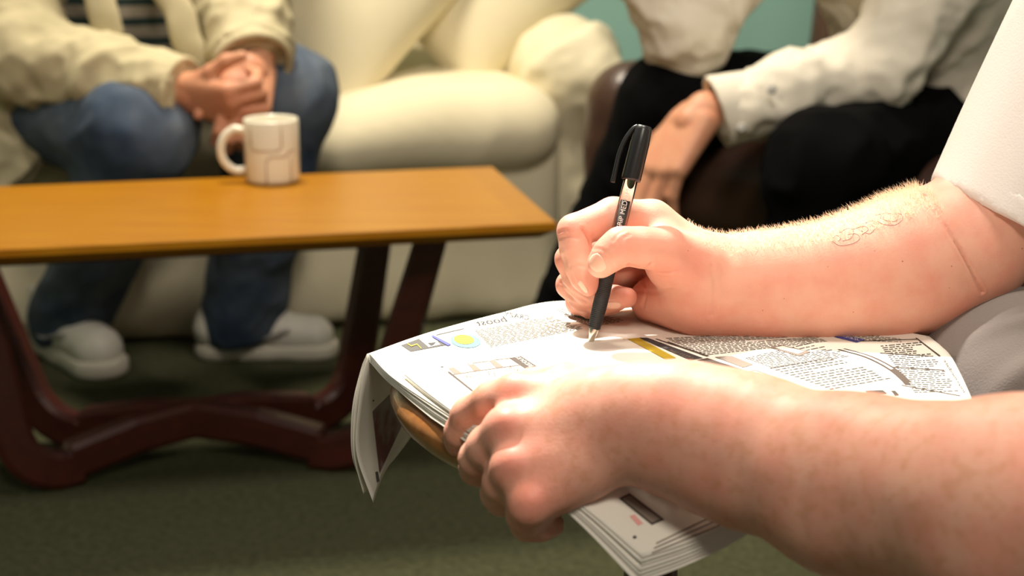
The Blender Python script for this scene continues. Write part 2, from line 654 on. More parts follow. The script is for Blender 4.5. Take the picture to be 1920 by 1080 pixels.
# striped knit: bands by height on the garment itself
m = M['stripe_a']
nt = m.node_tree
tc = nt.nodes['Texture Coordinate'] if 'Texture Coordinate' in nt.nodes else nt.nodes.new('ShaderNodeTexCoord')
wv = nt.nodes.new('ShaderNodeTexWave')
wv.wave_type, wv.bands_direction = 'BANDS', 'Z'
wv.inputs['Scale'].default_value = 9.0
wv.inputs['Distortion'].default_value = 0.6
nt.links.new(tc.outputs['Object'], wv.inputs['Vector'])
rp = nt.nodes.new('ShaderNodeValToRGB')
rp.color_ramp.elements[0].position, rp.color_ramp.elements[1].position = 0.30, 0.42
rp.color_ramp.elements[0].color, rp.color_ramp.elements[1].color = (0.03, 0.06, 0.055, 1), (0.44, 0.38, 0.29, 1)
nt.links.new(wv.outputs['Fac'], rp.inputs[0])
nt.links.new(rp.outputs[0], nt.nodes['Principled BSDF'].inputs['Base Color'])

# ------------------------------------------------------------------ the room
def slab(name, lo, hi, m):
    b = MB()
    lo, hi = np.array(lo, float), np.array(hi, float)
    b.box((lo + hi) / 2, (hi - lo) / 2)
    return tag(b.build(name, m, None, False), kind='structure')


slab('floor', (-3.2, -1.6, -0.05), (3.2, 4.2, 0.0), M['carpet'])
slab('wall_back', (-3.2, 4.2, 0.0), (3.2, 4.3, 2.4), M['wall'])
slab('wall_left', (-3.3, -1.6, 0.0), (-3.2, 4.2, 2.4), M['wall'])
slab('wall_right', (3.2, -1.6, 0.0), (3.3, 4.2, 2.4), M['wall'])
slab('baseboard_back', (-3.2, 4.18, 0.0), (3.2, 4.2, 0.10), M['ceil'])
#==PART2==

# ------------------------------------------------------------------ sofa
def solid(name, groups, res, m, parent, sm=1, fold=None, bumpn=None):
    v, q = sdf_mesh(groups, res, sm)
    if fold:
        for f in (fold if isinstance(fold, list) else [fold]): v = folds(v, q, *f)
    return mesh_obj(name, v, q, m, parent)


SY = math.radians(14)
SR = yawR(SY)
SO = V(0.09, 2.95, 0)
sl = lambda x, y, z: SO + SR @ V(x, y, z)
sofa = thing('sofa', 'long cream slip-covered sofa behind the coffee table', 'sofa', (SO + SR @ V(-1.1, 0.45, 0)).tolist())
solid('sofa_base', [([rbox(sl(-1.08, 0.42, 0.18), V(1.08, 0.44, 0.178), 0.03, SR)], 0)], 0.014, M['sofa'], sofa, 1, (0.014, 22, 3, (0, 0, 1), 0.15))
v, q = sdf_mesh([([rbox(sl(-1.10, 0.36, 0.372), V(1.10, 0.43, 0.085), 0.082, SR)], 0)], 0.012, 2)
lx_ = (v - SO) @ SR[:, 0]
dent = np.clip((-lx_ - 0.22) / 0.42, 0, 1) * np.clip((1.5 + lx_) / 0.3, 0, 1)
v[:, 2] -= 0.045 * dent * dent * (3 - 2 * dent) * np.clip((v[:, 2] - 0.30) / 0.12, 0, 1)     # sunk where the man sits
v = folds(v, q, 0.010, 16, 5)
mesh_obj('seat_cushion', v, q, M['sofa'], sofa)
solid('sofa_back', [([rbox(sl(-1.0, 0.86, 0.45), V(1.16, 0.13, 0.40), 0.10, SR)], 0)], 0.016, M['sofa'], sofa, 1, (0.012, 7, 6))
for sx, sd in ((0.065, 1), (-2.26, 2)):
    solid('sofa_arm', [([rbox(sl(sx, 0.53, 0.28), V(0.085, 0.46, 0.245), 0.06, SR),
                         cone((sl(sx, 0.12, 0.445), 0.100), (sl(sx, 0.9, 0.445), 0.100), None, 0.05)], 0)],
          0.012, M['sofa'], sofa, 1, [(0.030, 24, 10 + sd, (0.1, -0.3, 1), 0.4), (0.008, 50, 14, None)])


def pillow(name, c, R, hw, hh, th, m, label, seed):
    n = 40
    v, f = [], []
    for s_ in (1, -1):
        for j in range(n + 1):
            for i in range(n + 1):
                a, b = -1 + 2 * i / n, -1 + 2 * j / n
                t = ((1 - abs(a) ** 2.6) * (1 - abs(b) ** 2.6)) ** 0.55
                pin = 1 - 0.07 * (1 - abs(a) ** 2) * (abs(b) > 0.999) * 0
                x = a * hw * (1 - 0.06 * (1 - b * b) * abs(a) ** 6)
                y = b * hh * (1 - 0.06 * (1 - a * a) * abs(b) ** 6)
                v.append(np.asarray(c) + R @ V(x, y, s_ * th * t))
    k = (n + 1) ** 2
    for s_ in range(2):
        for j in range(n):
            for i in range(n):
                q = [s_ * k + j * (n + 1) + i, s_ * k + j * (n + 1) + i + 1, s_ * k + (j + 1) * (n + 1) + i + 1, s_ * k + (j + 1) * (n + 1) + i]
                f.append(tuple(q if s_ == 0 else q[::-1]))
    v = np.array(v)
    v = v + (R @ V(0, 0, 1))[None, :] * (fnoise(v, 12, seed, 2) * 0.006)[:, None]
    o = mesh_obj(name, v, f, m)
    return tag(o, label, 'cushion', 'loose cushions leaning on the sofa')


def pr(yaw, lean, roll):
    # local x right, y up (tipped back by lean), z towards the room; roll turns it in its own plane
    up = V(0, math.sin(lean), math.cos(lean))
    return yawR(yaw) @ np.stack([V(1, 0, 0), up, np.cross(V(1, 0, 0), up)], 1) @ yawR(roll)


def stand(corner, lean, half, yaw):
    return corner + yawR(yaw) @ V(0, math.sin(lean), math.cos(lean)) * half


pillow('sofa_cushion', stand(P(655, 240, 2.93), 0.50, 0.425, SY), pr(SY, 0.50, math.radians(45)), 0.30, 0.30, 0.095, M['sofa'],
       'large plump cream cushion leaning beside the man in jeans', 21)
pillow('sofa_cushion', stand(P(925, 190, 3.13), 0.45, 0.32, SY), pr(SY - 0.1, 0.45, math.radians(40)), 0.235, 0.235, 0.10, M['sofa'],
       'smaller cream cushion in the sofa corner against the arm', 22)

# ------------------------------------------------------------------ coffee table
TZ = 0.40
A_, B_ = PZ(925, 312, TZ), PZ(1043, 416, TZ)
TYAW = math.radians(12.5)
tx, ty = V(math.cos(TYAW), math.sin(TYAW), 0), V(-math.sin(TYAW), math.cos(TYAW), 0)
TW = float((A_ - B_) @ ty)
TR0 = B_ + tx * float((A_ - B_) @ tx) * 0.5
TL = 1.08
TR = np.stack([tx, ty, V(0, 0, 1)], 1)
tc_ = TR0 + ty * TW / 2 - tx * TL / 2
table = thing('coffee_table', 'long low teak coffee table with dark crossed sled legs', 'coffee table', (tc_[0], tc_[1], 0))
BAND = 0.045
b = MB()


def bevtop(b, x0, x1, y0, y1):
    """slab with undercut edge"""
    vs_ = []
    for z, ins in ((TZ - 0.024, 0.018), (TZ - 0.011, 0.0), (TZ - 0.002, 0.0), (TZ, 0.002)):
        for (x, y) in ((x0, y0), (x1, y0), (x1, y1), (x0, y1)):
            ix = ins if x in (0.0, TL) else 0
            iy = ins
            X = x + (ix if x == 0.0 else -ix)
            Yy = y + (iy if y == y0 else -iy)
            q = TR0 - tx * TL + tx * X + ty * Yy
            vs_.append((q[0], q[1], z))
    fs = [(3, 2, 1, 0), (12, 13, 14, 15)]
    for j in range(3):
        for i in range(4):
            k = (i + 1) % 4
            fs.append((j * 4 + i, j * 4 + k, j * 4 + 4 + k, j * 4 + 4 + i))
    b.add(vs_, fs)


bevtop(b, BAND, TL - BAND, 0.0, TW)
b.build('table_top', M['table'], table, False)
for x0, x1 in ((0.0, BAND), (TL - BAND, TL)):
    b = MB()
    bevtop(b, x0, x1, 0.0, TW)
    b.build('end_band', M['tedge'], table, False)
b = MB()
b.box(tc_ + V(0, 0, -0.041), V(0.33, 0.05, 0.018), TR)
b.build('under_rail', M['tleg'], table, False)

F1, F2, F3, F4 = PZ(42, 930, 0.0), PZ(85, 835, 0.0), PZ(690, 885, 0.0), PZ(655, 795, 0.0)
T4, T3 = V(-0.195, 2.29, 0.376), V(-0.105, 2.075, 0.376)
cen = (F1 + F2 + F3 + F4) / 4


def mirror(p): return V(2 * cen[0] - p[0], 2 * cen[1] - p[1], p[2])


for fa, fb, ta, tb, dz in ((F1, F4, mirror(T4), T4, 0.0), (F2, F3, mirror(T3), T3, 0.0)):
    d = unit((fb - fa) * V(1, 1, 0))
    side = V(-d[1], d[0], 0)
    h = 0.027
    mid = (fa + fb) / 2
    def fil(f, t, s_):
        # from runner around a filleted corner to the leg
        base = V(f[0], f[1], h)
        up = unit(t - base)
        r = 0.075
        p0, p2 = base - d * s_ * r, base + up * r
        return [p0 * (1 - w) ** 2 + base * 2 * w * (1 - w) + p2 * w * w for w in np.linspace(0, 1, 9)]
    A = fil(fa, ta, -1)[::-1]
    Bp = fil(fb, tb, 1)
    path = [ta] + A + [V(*(fa * 0.7 + mid * 0.3)[:2], h + 0.012), V(*(fa * 0.35 + mid * 0.65)[:2], h + 0.030), V(mid[0], mid[1], h + 0.036),
                       V(*(fb * 0.35 + mid * 0.65)[:2], h + 0.030), V(*(fb * 0.7 + mid * 0.3)[:2], h + 0.012)] + Bp + [tb]
    b = MB()
    b.sweep_rect(path, 0.017, [0.020] + [0.027] * (len(path) - 2) + [0.020], side)
    o = b.build('leg_frame', M['tleg'], table, False)

# ------------------------------------------------------------------ mug
mp_ = PZ(512, 340, TZ)
mug = thing('mug', 'cream ceramic mug with faint square line pattern on the coffee table', 'mug', mp_.tolist())
R_, H_ = 0.0400, 0.094
b = MB()
b.lathe([(0.0, 0.0), (R_ - 0.006, 0.0), (R_ - 0.002, 0.002), (R_, 0.008), (R_, H_ - 0.003), (R_ - 0.001, H_), (R_ - 0.003, H_), (R_ - 0.004, H_ - 0.003),
         (R_ - 0.004, 0.010), (R_ - 0.008, 0.006), (0.0, 0.006)], mp_, seg=56)
b.build('mug_body', M['mug'], mug)
b = MB()
hd = unit(V(-1.0, -0.12, 0))
hp = [mp_ + hd * (R_ - 0.002) + V(0, 0, 0.076)] + [mp_ + hd * (R_ + 0.004 + 0.030 * math.sin(w)) + V(0, 0, 0.048 + 0.032 * math.cos(w)) for w in np.linspace(0.25, 2.9, 14)] + [mp_ + hd * (R_ - 0.002) + V(0, 0, 0.018)]
b.tube(catmull(hp, 3), 0.0062, 12, 0.85, V(0, 1, 0))
b.build('handle', M['mug'], mug)
b = MB()


def mugarc(pts):
    # pts: (angle deg from the viewer-facing side, height)
    for (a0, z0), (a1, z1) in zip(pts[:-1], pts[1:]):
        n = max(2, int(abs(a1 - a0) / 6) + 1)
        seg = []
        for i in range(n + 1):
            a, z = math.radians(-90 + a0 + (a1 - a0) * i / n), z0 + (z1 - z0) * i / n
            seg.append(mp_ + V(math.cos(a) * (R_ + 0.0002), math.sin(a) * (R_ + 0.0002), z))
        b.tube(seg, 0.0011, 6)


mugarc([(-38, 0.090), (-38, 0.060), (-30, 0.052), (22, 0.052), (30, 0.058), (30, 0.092)])
mugarc([(-4, 0.003), (-4, 0.036), (4, 0.043), (40, 0.043), (48, 0.050), (60, 0.050)])
mugarc([(-62, 0.004), (-62, 0.090)])
mugarc([(50, 0.004), (50, 0.040)])
b.build('line_pattern', M['mugline'], mug)

# ------------------------------------------------------------------ leather armchairs
def armchair(name, c, fwd, label):
    f = unit(V(fwd[0], fwd[1], 0))
    R = np.stack([V(f[1], -f[0], 0), f, V(0, 0, 1)], 1)      # x = sitter's right, y = forward
    c = V(c[0], c[1], 0)
    L = lambda x, y, z: c + R @ V(x, y, z)
    o = thing(name, label, 'armchair', c.tolist())
    solid('seat_cushion', [([rbox(L(0, 0.02, 0.335), V(0.27, 0.33, 0.085), 0.065, R)], 0)], 0.011, M['leather'], o, 2, (0.012, 16, 3, f, 0.2))
    solid('seat_base', [([rbox(L(0, -0.02, 0.15), V(0.29, 0.33, 0.10), 0.03, R)], 0)], 0.014, M['leather'], o)
    for s_ in (-1, 1):
        solid('arm_rest', [([rbox(L(s_ * 0.36, -0.02, 0.24), V(0.070, 0.37, 0.19), 0.05, R),
                             cone((L(s_ * 0.36, 0.27, 0.450), 0.080), (L(s_ * 0.36, -0.33, 0.415), 0.080), None, 0.04)], 0)], 0.012, M['leather'], o, 1, (0.008, 14, 5))
        for y in (-0.3, 0.28):
            b = MB()
            b.lathe([(0.018, 0), (0.024, 0.055)], L(s_ * 0.33, y, 0), seg=14)
            b.build('foot', M['stooll'], o)
    u = unit(V(0, -0.22, 1))
    Rb = R @ np.stack([V(1, 0, 0), V(0, u[2], -u[1]), V(0, u[1], u[2])], 1)
    solid('back_rest', [([rbox(L(0, -0.43, 0.62), V(0.35, 0.09, 0.36), 0.07, Rb)], 0)], 0.013, M['leather'], o, 1, (0.010, 12, 8))
    return o


armchair('leather_armchair', (0.66, 2.66), (-0.60, -0.80), 'dark brown leather armchair under the man in white shirt')
armchair('leather_armchair', (0.80, 0.86), (-1.0, 0.0), 'dark brown leather armchair under the writing man at right')

# ------------------------------------------------------------------ round pedestal table
STC, STR, STZ = V(0.092, 0.942, 0), 0.170, 0.533
stool = thing('side_table', 'small round wooden pedestal table under the newspaper', 'table', STC.tolist())
b = MB()
b.lathe([(0.0, STZ - 0.030), (STR - 0.022, STZ - 0.030), (STR - 0.010, STZ - 0.027), (STR - 0.003, STZ - 0.020), (STR, STZ - 0.012), (STR - 0.0015, STZ - 0.006),
         (STR - 0.006, STZ - 0.0015), (STR - 0.012, STZ), (0.0, STZ)], STC, seg=96)
b.build('table_top', M['stool'], stool)
b = MB()
b.lathe([(0.055, STZ - 0.030), (0.050, STZ - 0.045), (0.020, STZ - 0.060), (0.016, STZ - 0.10), (0.022, 0.30), (0.026, 0.24), (0.018, 0.17), (0.022, 0.13), (0.024, 0.09), (0.0, 0.08)][::-1], STC, seg=32)
b.build('column', M['stooll'], stool)
for a in (85, 205, 325):
    w = math.radians(a)
    dv = V(math.cos(w), math.sin(w), 0)
    b = MB()
    b.tube(catmull([STC + dv * 0.010 + V(0, 0, 0.13), STC + dv * 0.05 + V(0, 0, 0.12), STC + dv * 0.10 + V(0, 0, 0.06), STC + dv * 0.145 + V(0, 0, 0.013)], 5), [0.014] * 15 + [0.012], 12)
    b.build('foot', M['stooll'], stool)
#==PART3==

# ------------------------------------------------------------------ newspaper
def resample(pts, n):
    c = catmull(pts, 12)
    c = np.array(c)
    s_ = np.concatenate([[0], np.cumsum(np.linalg.norm(np.diff(c, axis=0), axis=1))])
    t = np.linspace(0, s_[-1], n)
    return np.stack([np.interp(t, s_, c[:, i]) for i in range(3)], 1)


def coons(left, far, right, near, nu, nv, wave=0.0, seed=0, dz=0.0):
    """left: a->d, far: a->b, right: b->c, near: d->c ; u along far/near, v along left/right"""
    Lc, Fc, Rc, Nc = resample(left, nv), resample(far, nu), resample(right, nv), resample(near, nu)
    u = np.linspace(0, 1, nu)[None, :, None]
    v = np.linspace(0, 1, nv)[:, None, None]
    g = (1 - v) * Fc[None] + v * Nc[None] + (1 - u) * Lc[:, None] + u * Rc[:, None]
    g -= (1 - u) * (1 - v) * Fc[0] + u * (1 - v) * Fc[-1] + (1 - u) * v * Nc[0] + u * v * Nc[-1]
    if wave:
        f = g.reshape(-1, 3) * V(1, 1, 0)
        g[..., 2] += (fnoise(f, 22, seed, 2) * wave).reshape(nv, nu)
    g[..., 2] += dz
    return g


def sheet_mesh(name, g, m, parent, th=0.0003, m2=None):
    nv, nu = g.shape[:2]
    v = g.reshape(-1, 3)
    q = [(j * nu + i, (j + 1) * nu + i, (j + 1) * nu + i + 1, j * nu + i + 1) for j in range(nv - 1) for i in range(nu - 1)]
    n = normals(v, np.array(q))
    k = len(v)
    vv = np.concatenate([v, v - n * th])
    f = list(q) + [tuple(k + i for i in x[::-1]) for x in q]
    ring = [i for i in range(nu)] + [j * nu + nu - 1 for j in range(1, nv)] + [(nv - 1) * nu + i for i in range(nu - 2, -1, -1)] + [j * nu for j in range(nv - 2, 0, -1)]
    for a, b_ in zip(ring, ring[1:] + ring[:1]):
        f.append((a, b_, b_ + k, a + k))
    o = mesh_obj(name, vv, f, m, parent)
    return o, BVHTree.FromPolygons([tuple(x) for x in v], q)


NZ = 0.5415
news = thing('newspaper', 'open newspaper with puzzle pages draped over the stool', 'newspaper', (0.09, 0.94, STZ))
n_left = [PZ(692, 663, NZ), PZ(738, 709, NZ), PZ(845, 780, NZ), PZ(965, 862, NZ), P(1090, 948, 0.752), P(1205, 1046, 0.734)]
n_far = [PZ(692, 663, NZ), PZ(800, 626, NZ), PZ(930, 590, NZ + .001), PZ(1042, 565, NZ + .001), PZ(1190, 572, NZ), PZ(1450, 598, NZ), PZ(1640, 612, NZ), PZ(1742, 630, NZ)]
n_right = [PZ(1742, 630, NZ), PZ(1778, 662, NZ - .003), PZ(1802, 704, NZ - .005), PZ(1824, 752, NZ - .007)]
n_near = [P(1205, 1046, 0.734), P(1290, 1018, 0.742), P(1372, 981, 0.753), PZ(1500, 905, NZ - 0.012), PZ(1660, 830, NZ - 0.006), PZ(1824, 752, NZ - 0.007)]
g0 = coons(n_left, n_far, n_right, n_near, 90, 70, 0.0008, 3)
page0, bv_top = sheet_mesh('page', g0, M['paper'], news)
for i in range(1, 7):
    gi = g0.copy()
    nv, nu = gi.shape[:2]
    # lower sheets peep out a little on the open edges and sag below the one above
    out = 0.0003 * i + 0.0005 * math.sin(i * 2.3)
    wl = np.clip(1 - np.arange(nu) / 12, 0, 1)[None, :, None]
    wn = np.clip(1 - (nv - 1 - np.arange(nv)) / 12, 0, 1)[:, None, None]
    ml = np.clip((np.arange(nv) - 14) / 12, 0, 1)[:, None, None]
    gi = gi + wl * ml * out * V(-0.9, -0.35, 0) + wn * out * V(-0.3, -0.5, -0.2)
    drop = (0.0009 + 0.0003 * (wl * ml)[..., 0] + 0.0010 * wn[..., 0]) * i
    gi[..., 2] -= drop
    inside = (np.hypot(gi[..., 0] - STC[0], gi[..., 1] - STC[1]) < STR - 0.004)
    gi[..., 2] = np.where(inside, np.maximum(gi[..., 2], STZ + 0.0012 * (7 - i) * 0.4 + 0.0004), gi[..., 2])
    sheet_mesh('page', gi, M['paper'], news)

# folded puzzle section lying on the spread, with a rolled folded edge
s_left = [PZ(758, 701, NZ + .0030), PZ(800, 735, NZ + .0034), PZ(852, 773, NZ + .0034), PZ(930, 826, NZ + .0030)]
s_far = [PZ(758, 701, NZ + .0030), PZ(850, 686, NZ + .0022), PZ(960, 668, NZ + .0016), PZ(1075, 650, NZ + .0012), PZ(1180, 638, NZ + .0011)]
s_right = [PZ(1180, 638, NZ + .0011), PZ(1235, 668, NZ + .0011), PZ(1300, 700, NZ + .0011), PZ(1360, 730, NZ + .0011)]
s_near = [PZ(930, 826, NZ + .0030), PZ(1080, 800, NZ + .0024), PZ(1230, 765, NZ + .0018), PZ(1360, 730, NZ + .0011)]
g1 = coons(s_left, s_far, s_right, s_near, 60, 30, 0.0003, 8)
_, bv_sec = sheet_mesh('folded_section', g1, M['paper'], news)
b = MB()
roll = [p + V(0.0012, 0.0006, -0.0016) for p in resample(s_left, 14)]
b.tube(roll, [0.0017] * 14, 10)
b.build('folded_edge', M['paper'], news)

# flap hanging down on the far side, inner face seen past the stool
for k_, (ox, od) in enumerate(((0, 0.0), (-7, 0.006), (-11, 0.011))):
    rows = [[P(692 + ox * 0.3, 664, 0.953 + od * .3), P(850, 620, 1.0 + od), P(1000, 578, 1.055 + od)],
            [P(684 + ox * 0.6, 692, 0.951 + od), P(800, 655, 1.02 + od), P(930, 605, 1.08 + od)],
            [P(672 + ox, 765, 0.949 + od), P(760, 720, 1.04 + od), P(860, 670, 1.10 + od)],
            [P(669 + ox * .8, 850, 0.951 + od), P(738, 815, 1.03 + od), P(830, 730, 1.115 + od)],
            [P((700, 686, 684)[k_] + ox * .6, (942, 926, 905)[k_], 0.957 + od), P(730, 872, 1.01 + od), P(810, 765, 1.12 + od)]]
    g = np.array([resample(r_, 24) for r_ in rows])
    g = np.stack([resample(list(g[:, i]), 30) for i in range(24)], 1)
    o, bv = sheet_mesh('hanging_page', g, M['paper'], news)
    if k_ == 0: bv_flap = bv
CAM = Vector((0, 0, CAMZ))


def hit(bv, px, py, off=0.00025):
    r = Vector(ray(px, py)).normalized()
    loc, n, i, d = bv.ray_cast(CAM, r)
    if loc is None: return None
    if n.dot(r) > 0: n = -n
    return np.array(loc + n * off)


def blit(poly, n=10, m=4, bvs=None, off=0.0003):
    """quad (four photo corners, in order) laid on the paper as a fine grid"""
    bvs = bvs or [bv_sec, bv_top]
    v, f = [], []
    a, b_, c, d = [np.array(p, float) for p in poly]
    ok = True
    for j in range(m + 1):
        for i in range(n + 1):
            s_, t = i / n, j / m
            p = (a * (1 - s_) + b_ * s_) * (1 - t) + (d * (1 - s_) + c * s_) * t
            h = None
            for bv in bvs:
                h = hit(bv, p[0], p[1], off)
                if h is not None: break
            if h is None: return None
            v.append(h)
    for j in range(m):
        for i in range(n):
            f.append((j * (n + 1) + i, j * (n + 1) + i + 1, (j + 1) * (n + 1) + i + 1, (j + 1) * (n + 1) + i))
    return v, f


def print_patch(name, polys, material, **kw):
    for p in polys:
        r = blit(p, **kw)
        if r:
            b = MB()
            b.add(*r)
            b.build(name, material, news, False)


def line(p, q, w):
    p, q = np.array(p, float), np.array(q, float)
    return [p, q, q + V(0, w), p + V(0, w)]


def smooth_text(poly, rows, pitch, fill=0.62, hgt=0.5, seed=0, bvs=None):
    """greeked small print: letter-sized dashes in rows; poly = a(top-left) b(top-right) c d in photo px, rows run a->b"""
    r = random.Random(seed)
    b = MB()
    a, b_, c, d = [np.array(p, float) for p in poly]
    for j in range(rows):
        t0, t1 = (j + 0.2) / rows, (j + 0.2 + hgt) / rows
        s_ = r.uniform(0, 0.01)
        end = 1 - (r.uniform(0.1, 0.6) if r.random() < 0.16 else 0)
        while s_ < end:
            w = r.uniform(1.5, 5.0) * pitch
            if s_ + w > end: break
            def pt(s__, t):
                p = (a * (1 - s__) + b_ * s__) * (1 - t) + (d * (1 - s__) + c * s__) * t
                for bv in (bvs or [bv_sec, bv_top]):
                    h = hit(bv, p[0], p[1], 0.0002)
                    if h is not None: return h
            q = [pt(s_, t0), pt(s_ + w, t0), pt(s_ + w, t1), pt(s_, t1)]
            if all(x is not None for x in q): b.add(q, [(0, 1, 2, 3)])
            s_ += w + pitch * r.uniform(0.7, 1.4)
    return b


def txt_mesh(text, size=1.0):
    cu = bpy.data.curves.new('t', 'FONT')
    cu.body = text
    cu.size = size
    cu.resolution_u = 3
    ob = bpy.data.objects.new('t', cu)
    C.objects.link(ob)
    dg = bpy.context.evaluated_depsgraph_get()
    me = bpy.data.meshes.new_from_object(ob.evaluated_get(dg))
    bpy.data.objects.remove(ob)
    v = np.array([tuple(x.co) for x in me.vertices])
    f = [tuple(p.vertices) for p in me.polygons]
    bpy.data.meshes.remove(me)
    v[:, :2] -= v[:, :2].min(0)
    v[:, :2] /= v[:, :2].max(0)
    return v, f


def print_text(text, quad, m, bvs=None, name='headline'):
    """text box mapped to quad: bottom-left, bottom-right, top-right, top-left of the lettering, photo px"""
    v, f = txt_mesh(text)
    a, b_, c, d = [np.array(p, float) for p in quad]
    out = []
    for x, y, _ in v:
        p = (a * (1 - x) + b_ * x) * (1 - y) + (d * (1 - x) + c * x) * y
        h = None
        for bv in (bvs or [bv_sec, bv_top]):
            h = hit(bv, p[0], p[1], 0.0005)
            if h is not None: break
        if h is None: return
        out.append(h)
    return mesh_obj(name, np.array(out), f, m, news, False)


# small print (left page, shaded middle, right page)
tb = MB()
for poly, rows, pitch, sd in (
        ([(888, 620), (1040, 592), (1098, 616), (920, 652)], 22, 0.016, 1),
        ([(1050, 590), (1120, 584), (1180, 602), (1108, 614)], 14, 0.03, 2),
        ([(1040, 580), (1060, 574), (1085, 588), (1066, 594)], 8, 0.08, 3),
        ([(1025, 664), (1175, 640), (1250, 680), (1100, 705)], 22, 0.018, 4),
        ([(1245, 634), (1500, 622), (1560, 640), (1320, 668)], 14, 0.010, 5),
        ([(1395, 672), (1530, 640), (1600, 668), (1450, 692)], 14, 0.022, 6),
        ([(1590, 624), (1700, 634), (1690, 642), (1600, 640)], 6, 0.025, 7),
        ([(1440, 690), (1560, 668), (1680, 710), (1560, 732)], 13, 0.020, 8),
        ([(1650, 648), (1735, 640), (1800, 735), (1715, 738)], 26, 0.030, 9)):
    q = smooth_text(poly, rows, pitch, seed=sd, hgt=0.42)
    tb.add(q.v, q.f)
o = tb.build('printed_text', M['ink'], news, False)
o['kind'] = 'stuff'
# left page marks
print_patch('printed_panel', [[(752, 648), (790, 634), (846, 646), (770, 660)]], M['ink'])
print_patch('printed_panel', [[(786, 637), (808, 632), (826, 647), (804, 652)]], M['paper'], off=0.0005)
print_patch('printed_mark', [[(802, 645), (818, 643), (812, 649), (808, 650)]], M['inkdark'], off=0.0007)
print_patch('printed_mark', [[(808, 632), (812, 630), (846, 647), (840, 650)]], M['blue'], off=0.0007)
print_patch('printed_mark', [line((764, 645), (772, 650), 2), line((772, 649), (782, 646), 2), line((782, 646), (790, 654), 2)], M['yellow'], off=0.0007)
v_, f_ = [], []


def disc(cx, cy, rx, ry, m, off, name='printed_badge', r0=0.0):
    b = MB()
    n = 28
    vv = []
    for rr in ((r0, 1.0) if r0 else (0.02, 1.0)):
        for i in range(n):
            w = 2 * math.pi * i / n
            vv.append(hit(bv_top, cx + rx * rr * math.cos(w) + 0.35 * ry * rr * math.sin(w), cy + ry * rr * math.sin(w), off))
    b.add(vv, [(i, (i + 1) % n, n + (i + 1) % n, n + i) for i in range(n)])
    b.build(name, m, news, False)


disc(873, 640, 28, 13, M['sky'], 0.0004)
disc(870, 638, 19, 9, M['yellow'], 0.0006)
print_text('boost', [(952, 603), (896, 612), (888, 602), (944, 594)], M['inkdark'])
print_text('CRAZY', [(992, 601), (945, 593), (946, 585), (992, 592)], M['inkdark'])
print_patch('printed_rule', [line((818, 628), (870, 616), 1.3)], M['ink'])
# puzzle strip on the folded section
print_patch('printed_rule', [[(826, 688), (830, 687), (888, 733), (884, 734)]], M['inkbrown'])
print_patch('printed_box', [[(838, 688), (846, 686), (866, 700), (852, 702)], [(876, 682), (884, 680), (902, 694), (888, 696)], [(917, 677), (926, 675), (944, 688), (930, 690)]], M['inkpale'])
print_patch('printed_rule', [line((850, 702), (890, 696), 1.2), line((890, 696), (975, 684), 1.2), line((886, 681), (915, 677), 1), line((925, 675), (960, 671), 1)], M['inkpale'])
print_patch('printed_panel', [[(955, 672), (976, 668), (1006, 687), (984, 691)]], M['inkbrown'])
print_text('RIDDLES', [(1001, 687), (972, 669), (966, 671), (992, 689)], M['paper'])
print_text('379', [(972, 700), (952, 692), (955, 686), (975, 693)], M['inkpale'])
print_text('77', [(930, 707), (910, 702), (914, 696), (934, 701)], M['inkpale'])
print_text('9', [(882, 711), (872, 708), (874, 703), (884, 706)], M['inkpale'])
# coloured bands in the middle
print_patch('printed_band', [[(1168, 637), (1198, 634), (1268, 672), (1240, 676)]], M['yellow'])
print_patch('printed_band', [[(1198, 634), (1214, 634), (1318, 672), (1294, 676)]], M['inkdark'], n=16)
print_text('PUZZLE TIME', [(1306, 674), (1258, 656), (1252, 658), (1296, 676)], M['inkpale'])
print_patch('printed_rule', [[(1228, 636), (1232, 636), (1330, 668), (1325, 669)], [(1250, 641), (1253, 641), (1322, 665), (1319, 666)]], M['inkbrown'], n=16)
print_patch('printed_band', [[(1306, 676), (1326, 672), (1420, 702), (1398, 707)]], M['inkbrown'], n=16)
print_patch('printed_panel', [[(1340, 670), (1372, 668), (1412, 684), (1394, 690)]], M['inkpale'])
print_patch('printed_panel', [[(1400, 698), (1416, 694), (1520, 730), (1508, 735)]], M['inkbrown'], n=16)
print_patch('printed_panel', [[(1408, 698), (1416, 696), (1490, 722), (1484, 725)]], M['paper'], n=16, off=0.0005)
# right page
print_patch('printed_band', [[(1520, 621), (1548, 619), (1622, 638), (1606, 643)]], M['blue'], n=12)
print_text('SUDOKU', [(1612, 641), (1566, 629), (1562, 624), (1608, 636)], M['paper'])
print_patch('printed_panel', [[(1442, 652), (1468, 648), (1520, 660), (1498, 668)]], M['inkpale'])
print_patch('printed_panel', [[(1452, 653), (1468, 650), (1508, 660), (1496, 665)]], M['paper'], off=0.0005)
arc = catmull([V(1576, 654, 0), V(1628, 669, 0), V(1672, 692, 0), V(1700, 716, 0)], 5)
b = MB()
bi = MB()
for p, q in zip(arc[:-1], arc[1:]):
    r = blit([p[:2] + V(-6, 2), p[:2] + V(8, 0), q[:2] + V(8, 0), q[:2] + V(-6, 2)], n=2, m=2)
    if r: b.add(*r)
    r = blit([p[:2] + V(-2, 2), p[:2] + V(3, 1), q[:2] + V(3, 1), q[:2] + V(-2, 2)], n=2, m=2, off=0.0005)
    if r and p[0] < 1672: bi.add(*r)
b.build('printed_band', M['inkbrown'], news, False)
bi.build('printed_band', M['paper'], news, False)
print_patch('printed_box', [[(1622, 733), (1655, 732), (1663, 738), (1630, 740)], [(1670, 733), (1678, 733), (1686, 741), (1678, 742)], [(1692, 717), (1702, 716), (1708, 722), (1697, 722)]], M['inkbrown'])
print_text('Intermediate', [(1806, 738), (1768, 676), (1773, 674), (1810, 735)], M['inkdark'])
